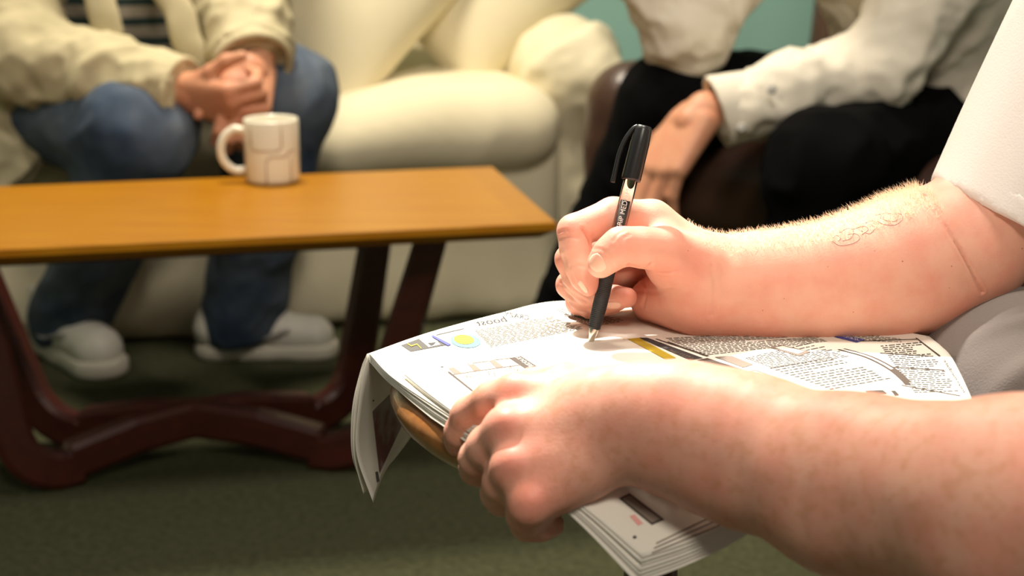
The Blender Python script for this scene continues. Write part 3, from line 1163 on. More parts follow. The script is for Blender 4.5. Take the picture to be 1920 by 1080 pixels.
print_patch('printed_rule', [line((1600, 640), (1720, 636), 1), line((1650, 662), (1750, 668), 1), line((1668, 688), (1770, 694), 1.2), line((1690, 722), (1800, 742), 1.2),
                             [(1716, 634), (1719, 634), (1764, 668), (1761, 669)]], M['inkbrown'])
# drooping corner
print_patch('printed_panel', [[(1160, 935), (1180, 925), (1246, 975), (1222, 985)]], M['inkbrown'])
print_patch('printed_panel', [[(1166, 936), (1180, 929), (1238, 974), (1222, 981)]], M['inkpale'], off=0.0005)
print_text('QUICK PUZZLE', [(1226, 979), (1168, 936), (1178, 931), (1236, 974)], M['inkbrown'])
print_patch('printed_mark', [[(1180, 968), (1190, 965), (1206, 982), (1196, 986)]], M['pink'])
print_patch('printed_mark', [[(1186, 1006), (1192, 1004), (1194, 1009), (1188, 1011)]], M['inkdark'])
for k_ in range(3):
    print_patch('printed_rule', [line((1222 + 4 * k_, 1036 - 9 * k_), (1350 - 6 * k_, 984 - 9 * k_), 3)], M['inkpale'], n=16)
# picture printed on the hanging inner page
print_patch('printed_picture', [[(698, 772), (752, 720), (752, 800), (711, 888)]], M['photo'], n=10, m=10, bvs=[bv_flap])
print_patch('printed_mark', [[(698, 750), (701, 749), (701, 752), (698, 753)], [(703, 885), (708, 884), (711, 902), (706, 905)]], M['ink'], bvs=[bv_flap])

# ------------------------------------------------------------------ pen
tip = hit(bv_top, 1105, 652, 0.0)
if hit(bv_sec, 1105, 652) is not None: tip = hit(bv_sec, 1105, 652, 0.0)
top = P(1208, 236, tip[1] + 0.036)
PL = float(np.linalg.norm(top - tip))
pd = unit(top - tip)
kx = PL / 0.148
pen = thing('pen', 'black capped ballpoint pen held upright in the writing hand', 'pen', tip.tolist())
vd = unit(V(0, 0, CAMZ) - tip)                       # towards the viewer
px_ = unit(np.cross(pd, vd))                         # pen's own side axis
pf = np.cross(px_, pd)
if px_[0] > 0: px_ = -px_
b = MB()
b.lathe([(0.0003, 0.0), (0.0006, 0.0015), (0.0010, 0.004), (0.0018, 0.0045), (0.0028, 0.010), (0.0034, 0.014), (0.003, 0.016)], tip, top, 24)
b.build('tip', M['metal'], pen)
b = MB()
pg = [(0.0036, 0.0125)]
for i in range(34):
    t = 0.0135 + i * 0.0012
    r = 0.0040 + 0.0008 * min(1, (t - 0.0125) / 0.014)
    pg += [(r, t), (r, t + 0.0008), (r - 0.00022, t + 0.00095)]
pg += [(0.0046, 0.0555), (0.0030, 0.0555)]
b.lathe(pg, tip, top, 32)
b.build('grip', M['rubber'], pen)
b = MB()
b.lathe([(0.0030, 0.0545), (0.0044, 0.056), (0.0046, 0.058), (0.0046, 0.125 * kx)], tip, top, 40)
b.build('barrel', M['clear'], pen)
b = MB()
b.lathe([(0.0026, 0.050), (0.0026, 0.098)], tip, top, 20)
b.build('ink_refill', M['ink_tube'], pen)
b = MB()
c0 = PL - 0.0365
b.lathe([(0.0047, c0), (0.0063, c0), (0.0064, c0 + 0.002), (0.0062, PL - 0.012), (0.0056, PL - 0.003), (0.0050, PL - 0.0006), (0.0042, PL), (0.0, PL)], tip, top, 40)
cap = b.build('cap', M['penblack'], pen)
ca = lambda o_, t: tip + pd * t + px_ * o_
b = MB()
b.tube(catmull([ca(0.0040, PL - 0.001), ca(0.0068, PL - 0.004), ca(0.0100, PL - 0.012), ca(0.0114, PL - 0.022), ca(0.0112, PL - 0.034), ca(0.0112, PL - 0.0405)], 6), 0.0016, 10, 1.0, pf)
cl = b.build('clip', M['penblack'], cap)
v_, f_ = txt_mesh('GRIP MEDIUM')
out = []
for x, y, _ in v_:
    w = (y - 0.5) * 0.68 + 0.05
    out.append(tip + pd * (0.0785 + 0.0270 * x) + (pf * math.cos(w) + px_ * math.sin(w)) * 0.00476)
mesh_obj('lettering', np.array(out), f_, M['white'], pen, False)
#==PART4==

# ------------------------------------------------------------------ the writing man (arms, hands, shirt, trousers)
camv = unit(V(0, CP, -SP))
# right hand round the pen, thumb towards the viewer
ri_mcp, rm_mcp, rr_mcp, rp_mcp = K(1222, 414, 1.008, 38), K(1225, 446, 1.030, 37), K(1222, 490, 1.047, 35), K(1215, 540, 1.055, 32)
R_index = [ri_mcp, K(1150, 406, 0.999, 36), K(1076, 433, 0.986, 31), K(1078, 465, 0.981, 28.5), K(1087, 500, 0.977, 27), K(1097, 522, 0.974, 26), K(1105, 536, 0.972, 20)]
R_mid = [rm_mcp, K(1068, 486, 1.002, 27), K(1082, 530, 0.998, 24), K(1102, 552, 0.996, 22), K(1150, 557, 0.990, 22), K(1176, 558, 0.986, 19.5)]
R_ring = [rr_mcp, K(1068, 534, 1.014, 25), K(1088, 562, 1.006, 20), K(1125, 572, 1.004, 18), K(1160, 566, 1.003, 17)]
R_pinky = [rp_mcp, K(1085, 566, 1.028, 24), K(1108, 580, 1.016, 18), K(1150, 574, 1.010, 16)]
R_thumb = [K(1300, 500, 0.982, 56), K(1245, 468, 0.966, 41), K(1200, 463, 0.958, 35), K(1164, 461, 0.954, 33), K(1142, 478, 0.953, 29), K(1126, 496, 0.953, 26)]
wr = K(1352, 542, 1.005, 72)
palm = [cone(K(1345, 520, 1.0, 56), ri_mcp, None, 0.012), cone(K(1345, 535, 1.005, 58), rm_mcp, None, 0.012),
        cone(K(1340, 550, 1.012, 55), rr_mcp, None, 0.012), cone(K(1338, 560, 1.018, 52), rp_mcp, None, 0.012),
        cone(K(1318, 572, 1.000, 50), K(1228, 572, 1.028, 40), None, 0.014),
        cone(K(1335, 535, 0.990, 62), K(1262, 498, 0.977, 50), None, 0.016),
        cone(K(1290, 560, 0.990, 54), K(1215, 560, 1.012, 34), None, 0.014),
        cone(K(1245, 470, 0.985, 36), K(1225, 430, 1.005, 33), None, 0.012)]
sqY = (V(0, 1, 0), 0.80)
Relb = K(1800, 462, 1.035, 126)
farm = chain([wr, K(1450, 541, 1.008, 87), K(1550, 531, 1.012, 96), K(1650, 514, 1.018, 108), K(1735, 492, 1.026, 122), Relb], sqY, 0.02)
wr_blend = [cone(K(1325, 540, 1.0, 66), K(1400, 542, 1.006, 80), sqY, 0.02)]
upA = P(2075, 40, 1.07)
upper = [cone(K(1818, 462, 1.035, 113), (upA, 0.043), None, 0.012)]
gR = [(palm + wr_blend + farm, 0), (upper, 0.010), (chain(R_thumb, None, 0.006), 0.007), (chain(R_index, None, 0.003), 0.004), (chain(R_mid, None, 0.003), 0.0025),
      (chain(R_ring, None, 0.003), 0.0022), (chain(R_pinky, None, 0.003), 0.0022)]
vR, qR = sdf_mesh(gR, 0.0014, 2)


def pick(bv, pts):
    out = []
    for p in pts:
        h = hit(bv, p[0], p[1], 0)
        if h is not None: out.append(h)
    return np.array(out)


def crease(v, q, bv, pts, width, depth, n=24):
    c = np.array(catmull([V(p[0], p[1], 0) for p in pts], n))
    c = pick(bv, c)
    if len(c) == 0: return v
    lo, hi = c.min(0) - 4 * width, c.max(0) + 4 * width
    sel = np.where(((v > lo) & (v < hi)).all(1))[0]
    d = np.min(np.linalg.norm(v[sel][:, None] - c[None], axis=2), axis=1)
    nn = normals(v, q)[sel]
    w = np.exp(-(d / width) ** 2) * depth - 0.35 * depth * np.exp(-((d - 2.2 * width) / width) ** 2)
    v = v.copy()
    v[sel] -= nn * w[:, None]
    return v


bvR = BVHTree.FromPolygons(vR.tolist(), qR.tolist())
for pts, w, dp in (([(1733, 366), (1760, 405), (1800, 470), (1842, 548)], 0.0010, 0.0019),
                   ([(1738, 366), (1770, 408), (1812, 480)], 0.0008, 0.0005),
                   ([(1180, 495), (1196, 499), (1213, 503), (1222, 494)], 0.0012, 0.0014),
                   ([(1218, 508), (1245, 512), (1275, 508)], 0.0010, 0.0006),
                   ([(1190, 545), (1230, 548), (1262, 542)], 0.0010, 0.0006),
                   ([(1093, 431), (1102, 445), (1107, 462)], 0.0012, 0.0012),
                   ([(1050, 447), (1066, 444), (1084, 447)], 0.0010, 0.0005),
                   ([(1047, 436), (1060, 432), (1074, 436)], 0.0008, 0.0004), ([(1068, 500), (1082, 497), (1098, 501)], 0.0009, 0.0005),
                   ([(1150, 452), (1158, 440), (1170, 434)], 0.0009, 0.0004), ([(1160, 458), (1168, 446), (1180, 440)], 0.0009, 0.0004),
                   ([(1112, 466), (1128, 468), (1144, 480), (1150, 500)], 0.0009, 0.0004),
                   ([(1056, 480), (1066, 505), (1078, 528), (1098, 552)], 0.0011, 0.0009), ([(1052, 528), (1070, 548), (1100, 566)], 0.0011, 0.0009),
                   ([(1064, 564), (1085, 576), (1112, 582)], 0.0011, 0.0008),
                   ([(1334, 500), (1341, 540), (1335, 590)], 0.0016, 0.0006),
                   ([(1205, 520), (1212, 545), (1206, 575)], 0.0012, 0.0007)):
    vR = crease(vR, qR, bvR, pts, w, dp)
bvR = BVHTree.FromPolygons(vR.tolist(), qR.tolist())

# left hand gripping the rim of the stool through the paper, back of the hand to the viewer
li, lm, lr, lp = K(968, 742, 0.797, 42), K(950, 806, 0.775, 43), K(962, 878, 0.760, 41), K(992, 946, 0.749, 38)
L_index = [li, K(925, 752, 0.808, 38), K(880, 778, 0.822, 34), K(864, 810, 0.827, 30), K(862, 828, 0.832, 27), K(885, 842, 0.842, 24)]
L_mid = [lm, K(915, 838, 0.785, 39), K(896, 860, 0.794, 35), K(893, 878, 0.803, 31), K(925, 895, 0.815, 27)]
L_ring = [lr, K(942, 905, 0.770, 37), K(935, 925, 0.778, 33), K(940, 936, 0.788, 30), K(975, 945, 0.800, 26)]
L_pinky = [lp, K(985, 965, 0.756, 35), K(990, 982, 0.764, 32), K(1012, 986, 0.770, 28), K(1034, 984, 0.778, 25)]
L_thumb = [K(1150, 742, 0.785, 48), K(1060, 718, 0.806, 36), K(1000, 722, 0.825, 30), K(955, 734, 0.843, 24)]
lw = K(1215, 788, 0.762, 103)
sqL = (V(0, 1, 0), 0.80)
lpalm = [cone(K(1165, 745, 0.780, 50), li, None, 0.012), cone(K(1165, 780, 0.768, 54), lm, None, 0.012), cone(K(1160, 815, 0.762, 56), lr, None, 0.012),
         cone(K(1145, 840, 0.760, 50), lp, None, 0.012), cone(K(1100, 880, 0.765, 50), K(1010, 945, 0.768, 36), None, 0.018)]
Lfo = chain([lw, K(1300, 813, 0.752, 122), K(1400, 845, 0.738, 138), K(1600, 912, 0.700, 168), K(1920, 968, 0.635, 222), K(2200, 1010, 0.585, 240)], sqL, 0.012)
lwb = [cone(K(1130, 775, 0.772, 78), K(1240, 795, 0.760, 108), sqL, 0.015)]
gL = [(lpalm + lwb + Lfo, 0), (chain(L_thumb, None, 0.006), 0.008), (chain(L_index, None, 0.004), 0.005), (chain(L_mid, None, 0.004), 0.0045), (chain(L_ring, None, 0.004), 0.0045), (chain(L_pinky, None, 0.004), 0.0045)]
Lel = K(2200, 1010, 0.585, 240)
Lsh = V(0.50, 0.64, 0.87)
gL.append(([cone((Lel[0], 0.048), (Lsh, 0.055), None, 0.01)], 0.012))
vL, qL = sdf_mesh(gL, 0.0018, 2)
# knuckle bumps and tendons
nL = normals(vL, qL)
for (p, r), h in ((lm, 0.0025), (lr, 0.002), (lp, 0.0015), (li, 0.001)):
    c = p + unit(V(0, -0.6, 0.6)) * r
    d = np.linalg.norm(vL - c, axis=1)
    vL = vL + nL * (np.exp(-(d / 0.007) ** 2) * h)[:, None]


def flush(v, spots):
    w = np.zeros(len(v))
    for c, r, a in spots:
        w = np.maximum(w, a * np.exp(-(np.linalg.norm(v - c, axis=1) / r) ** 2))
    return w


Rsh = V(0.478, 1.075, 0.885)
hips = V(0.70, 0.86, 0.50)


def head_groups(c, f, s=1.0):
    """c head centre, f facing direction"""
    f = unit(f)
    r = unit(np.cross(f, V(0, 0, 1)))
    u = np.cross(r, f)
    R = np.stack([r, f, u], 1)
    L = lambda x, y, z: c + R @ V(x, y, z) * s
    g = [ell(L(0, -0.010, 0.030), V(0.074, 0.092, 0.088) * s, R, 0.02), ell(L(0, 0.028, -0.045), V(0.056, 0.062, 0.072) * s, R, 0.03),
         cone((L(0, 0.086, 0.012), 0.008 * s), (L(0, 0.108, -0.026), 0.013 * s), None, 0.010), ell(L(0, 0.085, -0.066), V(0.026, 0.012, 0.007) * s, R, 0.006),
         ell(L(0, 0.078, -0.098), V(0.022, 0.018, 0.016) * s, R, 0.015), ell(L(0, 0.080, 0.026), V(0.05, 0.012, 0.010) * s, R, 0.012)]
    for sx in (-1, 1):
        g.append(ell(L(sx * 0.076, -0.005, -0.008), V(0.010, 0.020, 0.033) * s, R, 0.005))
        g.append(carve(ell(L(sx * 0.032, 0.092, 0.006), V(0.016, 0.016, 0.010) * s, R), 0.008))
        g.append(ell(L(sx * 0.040, 0.055, -0.030), V(0.028, 0.026, 0.024) * s, R, 0.02))
    return g, L, R


def head_extras(c, f, parent, hair, s=1.0):
    _, L, R = head_groups(c, f, s)
    for sx in (-1, 1):
        b = MB()
        b.lathe([(0.0, -0.011), (0.007, -0.0085), (0.011, 0), (0.007, 0.0085), (0.0, 0.011)], L(sx * 0.032, 0.078, 0.006), seg=16)
        ey = b.build('eye', M['eye'], parent)
        b = MB()
        b.lathe([(0.0, 0.0), (0.0055, 0.0), (0.0045, 0.002), (0.0, 0.0026)], L(sx * 0.032, 0.0872, 0.006), L(sx * 0.032, 0.2, 0.006), 16)
        b.build('iris', M['iris'], ey)
    g = [([ell(L(0, -0.020, 0.045), V(0.082, 0.098, 0.088) * s, R, 0.01), carve(ell(L(0, 0.10, -0.03), V(0.085, 0.09, 0.10) * s, R), 0.012),
           carve(rbox(L(0, 0.0, -0.13), V(0.12, 0.15, 0.09) * s, 0.02, R), 0.012)], 0)]
    v, q = sdf_mesh(g, 0.005, 1)
    v = v + normals(v, q) * (fnoise(v, 160, 3, 2) * 0.003)[:, None]
    mesh_obj('hair', v, q, hair, parent)


man = thing('person', 'person in white t-shirt writing on the newspaper with a black pen', 'person', (0.62, 0.86, 0.0))
hc = V(0.43, 0.88, 1.15)
hg, _, _ = head_groups(hc, V(-1, 0.02, -0.45))
gB = [(hg, 0), ([cone((hc + V(0.03, 0, -0.06), 0.055), (V(0.52, 0.86, 0.98), 0.062), None, 0.02), ell(V(0.62, 0.86, 0.72), V(0.10, 0.15, 0.26), None, 0.03),
                 ell(hips, V(0.12, 0.15, 0.10), None, 0.03), cone((Rsh, 0.05), (V(0.52, 0.86, 0.93), 0.06), None, 0.03), cone((Lsh, 0.05), (V(0.52, 0.86, 0.93), 0.06), None, 0.03)], 0.02)]
for y, kn in ((0.955, V(0.36, 0.965, 0.465)), (0.77, V(0.37, 0.74, 0.455))):
    gB.append(([cone((V(0.68, y, 0.49), 0.065), (kn, 0.05), None, 0.02), cone((kn, 0.05), (V(kn[0] - 0.02, kn[1], 0.09), 0.035), None, 0.02)], 0.02))
vB, qB = sdf_mesh(gB, 0.006, 1)
va = np.concatenate([vR, vL, vB])
qa = np.concatenate([qR, qL + len(vR), qB + len(vR) + len(vL)])
body = mesh_obj('body', va, qa, M['skin'], man)
fl = [(k[0] + unit(V(0, -0.5, 0.6)) * k[1], 0.012, 0.85) for k in (lm, lr, lp, li)]
fl += [(R_thumb[3][0], 0.016, 0.5), (R_thumb[-1][0], 0.010, 0.4), (R_index[2][0], 0.012, 0.6), (R_index[-1][0], 0.012, 0.6), (R_mid[1][0], 0.012, 0.5), (R_mid[-1][0], 0.010, 0.8), (K(1260, 490, 0.96, 1)[0], 0.022, 0.5),
       (R_ring[1][0], 0.012, 0.5), (R_pinky[1][0], 0.02, 0.5), (K(1240, 570, 1.0, 1)[0], 0.03, 0.4), (K(1350, 560, .99, 1)[0], 0.03, 0.3), (P(1280, 760, .74), 0.05, 0.25)]
fw = flush(va, fl) + 0.55 * np.concatenate([np.zeros(len(vR)), np.clip((0.79 - vL[:, 1]) / 0.12, 0, 1) * 0.0, np.zeros(len(vB))])
add_attr(body, 'flush', np.clip(fw, 0, 1))
add_attr(body, 'freckle', np.concatenate([np.full(len(vR), 0.12), np.full(len(vL), 1.0), np.full(len(vB), 0.4)]))
head_extras(hc, V(-1, 0.02, -0.45), man, M['hairdark'])


def nail(bv, quad, parent, m=None, lift=0.00035):
    """nail plate lying on the fingertip; quad = photo corners base-left, base-right, tip-right, tip-left"""
    a, b_, c, d = [np.array(p, float) for p in quad]
    N = 12
    v, f = [], []
    for lf in (lift, -0.0008):
        for j in range(N + 1):
            for i in range(N + 1):
                x, y = -1 + 2 * i / N, -1 + 2 * j / N
                rx, ry = x * math.sqrt(1 - 0.42 * y * y), y * math.sqrt(1 - 0.42 * x * x)   # rounded square
                s_, t = (rx * 1.15 + 1) / 2, (ry * 1.15 + 1) / 2
                p = (a * (1 - s_) + b_ * s_) * (1 - t) + (d * (1 - s_) + c * s_) * t
                r = Vector(ray(p[0], p[1])).normalized()
                loc, n, _, _ = bv.ray_cast(CAM, r)
                if loc is None: return None
                edge = max(abs(x), abs(y))
                v.append(np.array(loc + n * (lf * (1.0 if edge < 0.95 else 0.2))))
    k = (N + 1) ** 2
    for t in (0, 1):
        for j in range(N):
            for i in range(N):
                q = (t * k + j * (N + 1) + i, t * k + j * (N + 1) + i + 1, t * k + (j + 1) * (N + 1) + i + 1, t * k + (j + 1) * (N + 1) + i)
                f.append(q if t == 0 else q[::-1])
    ring = [i for i in range(N + 1)] + [j * (N + 1) + N for j in range(1, N + 1)] + [N * (N + 1) + i for i in range(N - 1, -1, -1)] + [j * (N + 1) for j in range(N - 1, 0, -1)]
    for p, q in zip(ring, ring[1:] + ring[:1]): f.append((q, p, p + k, q + k))
    return mesh_obj('fingernail', np.array(v), f, m or M['nail'], parent)


nail(bvR, [(1120, 472), (1141, 503), (1117, 512), (1102, 490)], body)
nail(bvR, [(1090, 526), (1082, 531), (1097, 550), (1104, 546)], body)
nail(bvR, [(1136, 566), (1140, 577), (1162, 578), (1164, 567)], body)

# tattoo outline and moles on the inside of the forearm, fine hair along its top
b = MB()


def on_arm(pts, w=0.00024):
    c = pick_off(pts)
    if len(c) > 1: b.tube(c, w, 5)


def pick_off(pts):
    c = catmull([V(p[0], p[1], 0) for p in pts], 6)
    return [h for h in (hit(bvR, p[0], p[1], 0.0) for p in c) if h is not None]


for pts in ([(1560, 452), (1575, 460), (1600, 456), (1612, 446), (1604, 438), (1590, 440)], [(1562, 447), (1568, 441), (1576, 446), (1572, 452)],
            [(1574, 436), (1590, 428), (1600, 432), (1596, 446), (1580, 452)], [(1600, 430), (1618, 424), (1628, 430), (1616, 440)],
            [(1612, 432), (1630, 438), (1640, 428), (1632, 420)], [(1618, 420), (1636, 414), (1648, 420)],
            [(1640, 412), (1656, 420), (1676, 422), (1690, 414), (1692, 404), (1684, 400)], [(1650, 408), (1664, 414), (1680, 414), (1684, 405)],
            [(1640, 404), (1660, 400), (1678, 402)]):
    on_arm(pts)
b.build('tattoo', M['tattoo'], body)
for px, py, r in ((1692, 490, 1.6), (1784, 499, 1.4), (1848, 576, 1.6), (1916, 466, 1.4), (1552, 500, 1.0), (1640, 470, 1.0), (1470, 560, 1.0), (1430, 582, 1.2), (1600, 585, 1.0), (1290, 470, 1.0), (1780, 540, .9)):
    h = hit(bvR, px, py, 0)
    if h is None: continue
    b = MB()
    b.lathe([(0.0, -0.0004), (S(r, h), -0.0002), (S(r * .6, h), 0.0002), (0.0, 0.0003)], h, V(0, 0, CAMZ), 8)
    b.build('mole', M['mole'], body)

b = MB()
nR = normals(vR, qR)
fa, fb = wr[0], Relb[0]
ax_ = unit(fb - fa)
tpar = (vR - fa) @ ax_ / np.linalg.norm(fb - fa)
cand = np.where((tpar > -0.10) & (tpar < 0.86) & (nR[:, 2] > 0.72))[0]
wts = np.clip(nR[cand, 2] - 0.6, 0.02, 1) * np.clip(tpar[cand] * 1.2 + 0.35, 0.15, 1.0)
cand = RNG.choice(cand, 3000, replace=False, p=wts / wts.sum())
for i in cand:
    p, n_ = vR[i], nR[i]
    t = float(tpar[i])
    ln = RNG.uniform(0.003, 0.0075) * (0.55 + 0.6 * min(1, max(0, t) * 1.5))
    dr = unit(n_ * 0.75 + ax_ * RNG.uniform(-0.9, 0.5) + RNG.normal(size=3) * 0.25)
    s_ = unit(np.cross(dr, camv)) * 0.00010
    s2 = unit(np.cross(dr, s_)) * 0.00010
    m_ = p + dr * ln * 0.55
    e = p + dr * ln + ax_ * ln * RNG.uniform(-0.3, 0.1)
    b.add([p - s_, p + s_, m_ + s_ * .8, m_ - s_ * .8, e], [(0, 1, 2, 3), (3, 2, 4)])
    b.add([p - s2, p + s2, m_ + s2 * .8, m_ - s2 * .8, e], [(0, 1, 2, 3), (3, 2, 4)])
o = b.build('arm_hair', M['hairlight'], body, False)
o['kind'] = 'stuff'

# t-shirt: torso and two short sleeves with a hem
ua = unit(upA - Relb[0])
hemc = P(1905, 372, 1.045)
hn = unit(V(*(P(1850, 320, 1.04) - P(1885, 440, 1.045))) + V(0, 0.02, 0.0))
hn = unit(ua * 0.75 + unit(P(1800, 330, 1.04) - P(1850, 450, 1.04)) * 0.4)
hem0 = P(1768, 346, 1.02)
hem_a, hem_b = P(1772, 345, 1.02), P(1915, 430, 1.03)
hd_ = unit(hem_b - hem_a)
hn = unit(np.cross(np.cross(hd_, ua), hd_) * 1.0 + V(0, -0.10, 0))
lu = unit(Lsh - Lel[0])
tee = [([ell(V(0.60, 0.86, 0.76), V(0.125, 0.185, 0.25), None, 0.03), ell(V(0.69, 0.86, 0.55), V(0.145, 0.175, 0.13), None, 0.05),
         cone((Rsh, 0.075), (V(0.53, 0.86, 0.94), 0.075), None, 0.04), cone((Lsh, 0.075), (V(0.53, 0.86, 0.94), 0.075), None, 0.04),
         carve(ell(V(0.48, 0.86, 1.04), V(0.07, 0.07, 0.08)), 0.01)], 0),
       ([cone((hemc - ua * 0.03, 0.0505), (Rsh, 0.078), None, 0.01), plane_cut(hem_a, -hn)], 0.02),
       ([cone((Lel[0] + lu * 0.14, 0.066), (Lsh, 0.078), None, 0.01), plane_cut(Lel[0] + lu * 0.16, -lu)], 0.02)]
v, q = sdf_mesh(tee, 0.0035, 1)
v = folds(v, q, 0.006, 20, 31, V(0.4, 0, 1), 0.4)
tshirt = mesh_obj('t_shirt', v, q, M['tee'], man)
v, q = sdf_mesh([([cone((hemc - ua * 0.03, 0.0513), (Rsh, 0.0788), None, 0.01), plane_cut(hem_a, -hn), plane_cut(hem_a + hn * 0.017, hn)], 0)], 0.0022, 1)
mesh_obj('sleeve_hem', v, q, M['tee'], tshirt)
# trousers, white cloth with its shade baked into the colour
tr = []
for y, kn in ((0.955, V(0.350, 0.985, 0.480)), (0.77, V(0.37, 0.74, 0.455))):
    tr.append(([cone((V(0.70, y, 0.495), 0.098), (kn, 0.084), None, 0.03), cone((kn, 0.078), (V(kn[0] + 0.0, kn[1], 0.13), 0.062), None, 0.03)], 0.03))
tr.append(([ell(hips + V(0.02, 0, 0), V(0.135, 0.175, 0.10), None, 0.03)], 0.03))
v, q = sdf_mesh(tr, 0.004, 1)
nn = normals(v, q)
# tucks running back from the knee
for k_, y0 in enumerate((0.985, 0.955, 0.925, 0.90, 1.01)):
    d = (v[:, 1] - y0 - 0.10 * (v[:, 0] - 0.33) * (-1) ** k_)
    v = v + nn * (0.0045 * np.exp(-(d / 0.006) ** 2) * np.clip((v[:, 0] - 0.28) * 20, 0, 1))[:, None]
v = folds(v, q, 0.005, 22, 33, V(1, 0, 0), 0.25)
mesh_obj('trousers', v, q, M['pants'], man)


def shoe(heel, toe, parent, m_up, m_sole, s=1.0, laces=True, label=None):
    heel, toe = np.asarray(heel, float), np.asarray(toe, float)
    f = unit((toe - heel) * V(1, 1, 0))
    r = V(f[1], -f[0], 0)
    R = np.stack([r, f, V(0, 0, 1)], 1)
    Lh = np.linalg.norm(toe - heel)
    s = Lh / 0.29
    L = lambda x, y, z: heel + R @ (V(x, y, z) * s)
    up = [([cone((L(0, 0.040, 0.055), 0.037 * s), (L(0, 0.12, 0.052), 0.040 * s), None, 0.02), cone((L(0, 0.12, 0.050), 0.040 * s), (L(0.004, 0.235, 0.040), 0.040 * s), None, 0.02),
            cone((L(0, 0.045, 0.06), 0.036 * s), (L(0, 0.055, 0.105), 0.036 * s), None, 0.02), cone((L(0, 0.10, 0.085), 0.026 * s), (L(0, 0.17, 0.062), 0.026 * s), None, 0.015),
            plane_cut(L(0, 0, 0.016), V(0, 0, -1)), plane_cut(L(0, 0.05, 0.118), V(0, 0, 1))], 0)]
    v, q = sdf_mesh(up, 0.0045, 1)
    o = mesh_obj('shoe', v, q, m_up, parent)
    so = [([cone((L(0, 0.042, 0.014), 0.041 * s), (L(0, 0.13, 0.014), 0.040 * s), None, 0.02), cone((L(0, 0.13, 0.014), 0.040 * s), (L(0.004, 0.238, 0.014), 0.046 * s), None, 0.02),
            plane_cut(L(0, 0, 0.001), V(0, 0, -1)), plane_cut(L(0, 0, 0.030), V(0, 0, 1))], 0)]
    v, q = sdf_mesh(so, 0.0045, 1)
    mesh_obj('sole', v, q, m_sole, o)
    if laces:
        b = MB()
        for i in range(5):
            y = 0.115 + i * 0.017
            z = 0.112 - i * 0.0065
            b.tube([L(-0.026, y, z - 0.010), L(-0.012, y + 0.003, z), L(0.012, y + 0.003, z), L(0.026, y, z - 0.010)], 0.0032, 6)
        b.build('laces', M['shoe'], o)
        for sx in (-1, 1):
            b = MB()
            b.tube(catmull([L(sx * 0.041, 0.085, 0.050), L(sx * 0.0425, 0.13, 0.046), L(sx * 0.0415, 0.17, 0.058), L(sx * 0.036, 0.19, 0.064)], 5), 0.010 * s, 8, 0.25)
            b.build('side_panel', M['shoegrey'], o)
    return o


for y in (0.965, 0.74):
    shoe(V(0.40, y, 0), V(0.12, y - (0.02 if y < 0.9 else -0.24), 0) if y > 0.9 else V(0.13, 0.70, 0), man, M['shoe'], M['sole'])
#==PART5==

# ------------------------------------------------------------------ seated people behind
def hand(W, fwd, thumbside, s, curls, thumb=(0.5, 0.3), spread=0.0):
    """W wrist; fwd towards the fingers; thumbside; dorsal = thumbside x fwd handed by caller through sign of curls"""
    f = unit(fwd)
    t = unit(np.asarray(thumbside, float) - f * float(np.dot(thumbside, f)))
    n = np.cross(t, f)                         # palm side flips with curl sign
    L = lambda x, y, z: W + (t * x + f * y + n * z) * s
    g = []
    pal = []
    for k, (x, ln, r) in enumerate(((0.027, 0.088, 0.0105), (0.008, 0.092, 0.011), (-0.011, 0.087, 0.0105), (-0.029, 0.078, 0.0095))):
        mc = L(x, ln, 0)
        pal.append(cone((L(x * 0.55, 0.005, 0), 0.019 * s), (mc, (r + 0.003) * s), None, 0.012))
        seg = [(0.044, 0.027, 0.022), (0.048, 0.030, 0.023), (0.045, 0.028, 0.022), (0.036, 0.021, 0.019)][k]
        a, p = 0.0, mc
        ks = [(mc, r * s)]
        ph = spread * x * 10
        for j, l in enumerate(seg):
            a += curls[k][j] if isinstance(curls[k], tuple) else curls[k] * (1.0, 1.2, 0.8)[j]
            d = (f * math.cos(ph) + t * math.sin(ph)) * math.cos(a) + n * math.sin(a)
            p = p + d * l * s
            ks.append((p, r * s * (0.95, 0.88, 0.74)[j]))
        g.append((chain(ks, None, 0.003), 0.004))
    th = [(L(0.018, 0.018, 0.004), 0.017 * s), (L(0.042, 0.050, 0.010 * math.copysign(1, thumb[1])), 0.0125 * s)]
    d = unit(t * math.sin(thumb[0]) + f * math.cos(thumb[0]) + n * thumb[1])
    th.append((th[-1][0] + d * 0.032 * s, 0.0105 * s))
    d = unit(t * math.sin(thumb[0] - 0.4) + f * math.cos(thumb[0] - 0.4) + n * thumb[1] * 1.3)
    th.append((th[-1][0] + d * 0.026 * s, 0.0085 * s))
    g.append((chain(th, None, 0.006), 0.006))
    return [(pal, 0)] + g


def merge_mesh(parts):
    vs_, qs, n = [], [], 0
    for v, q in parts:
        vs_.append(v)
        qs.append(q + n)
        n += len(v)
    return np.concatenate(vs_), np.concatenate(qs)


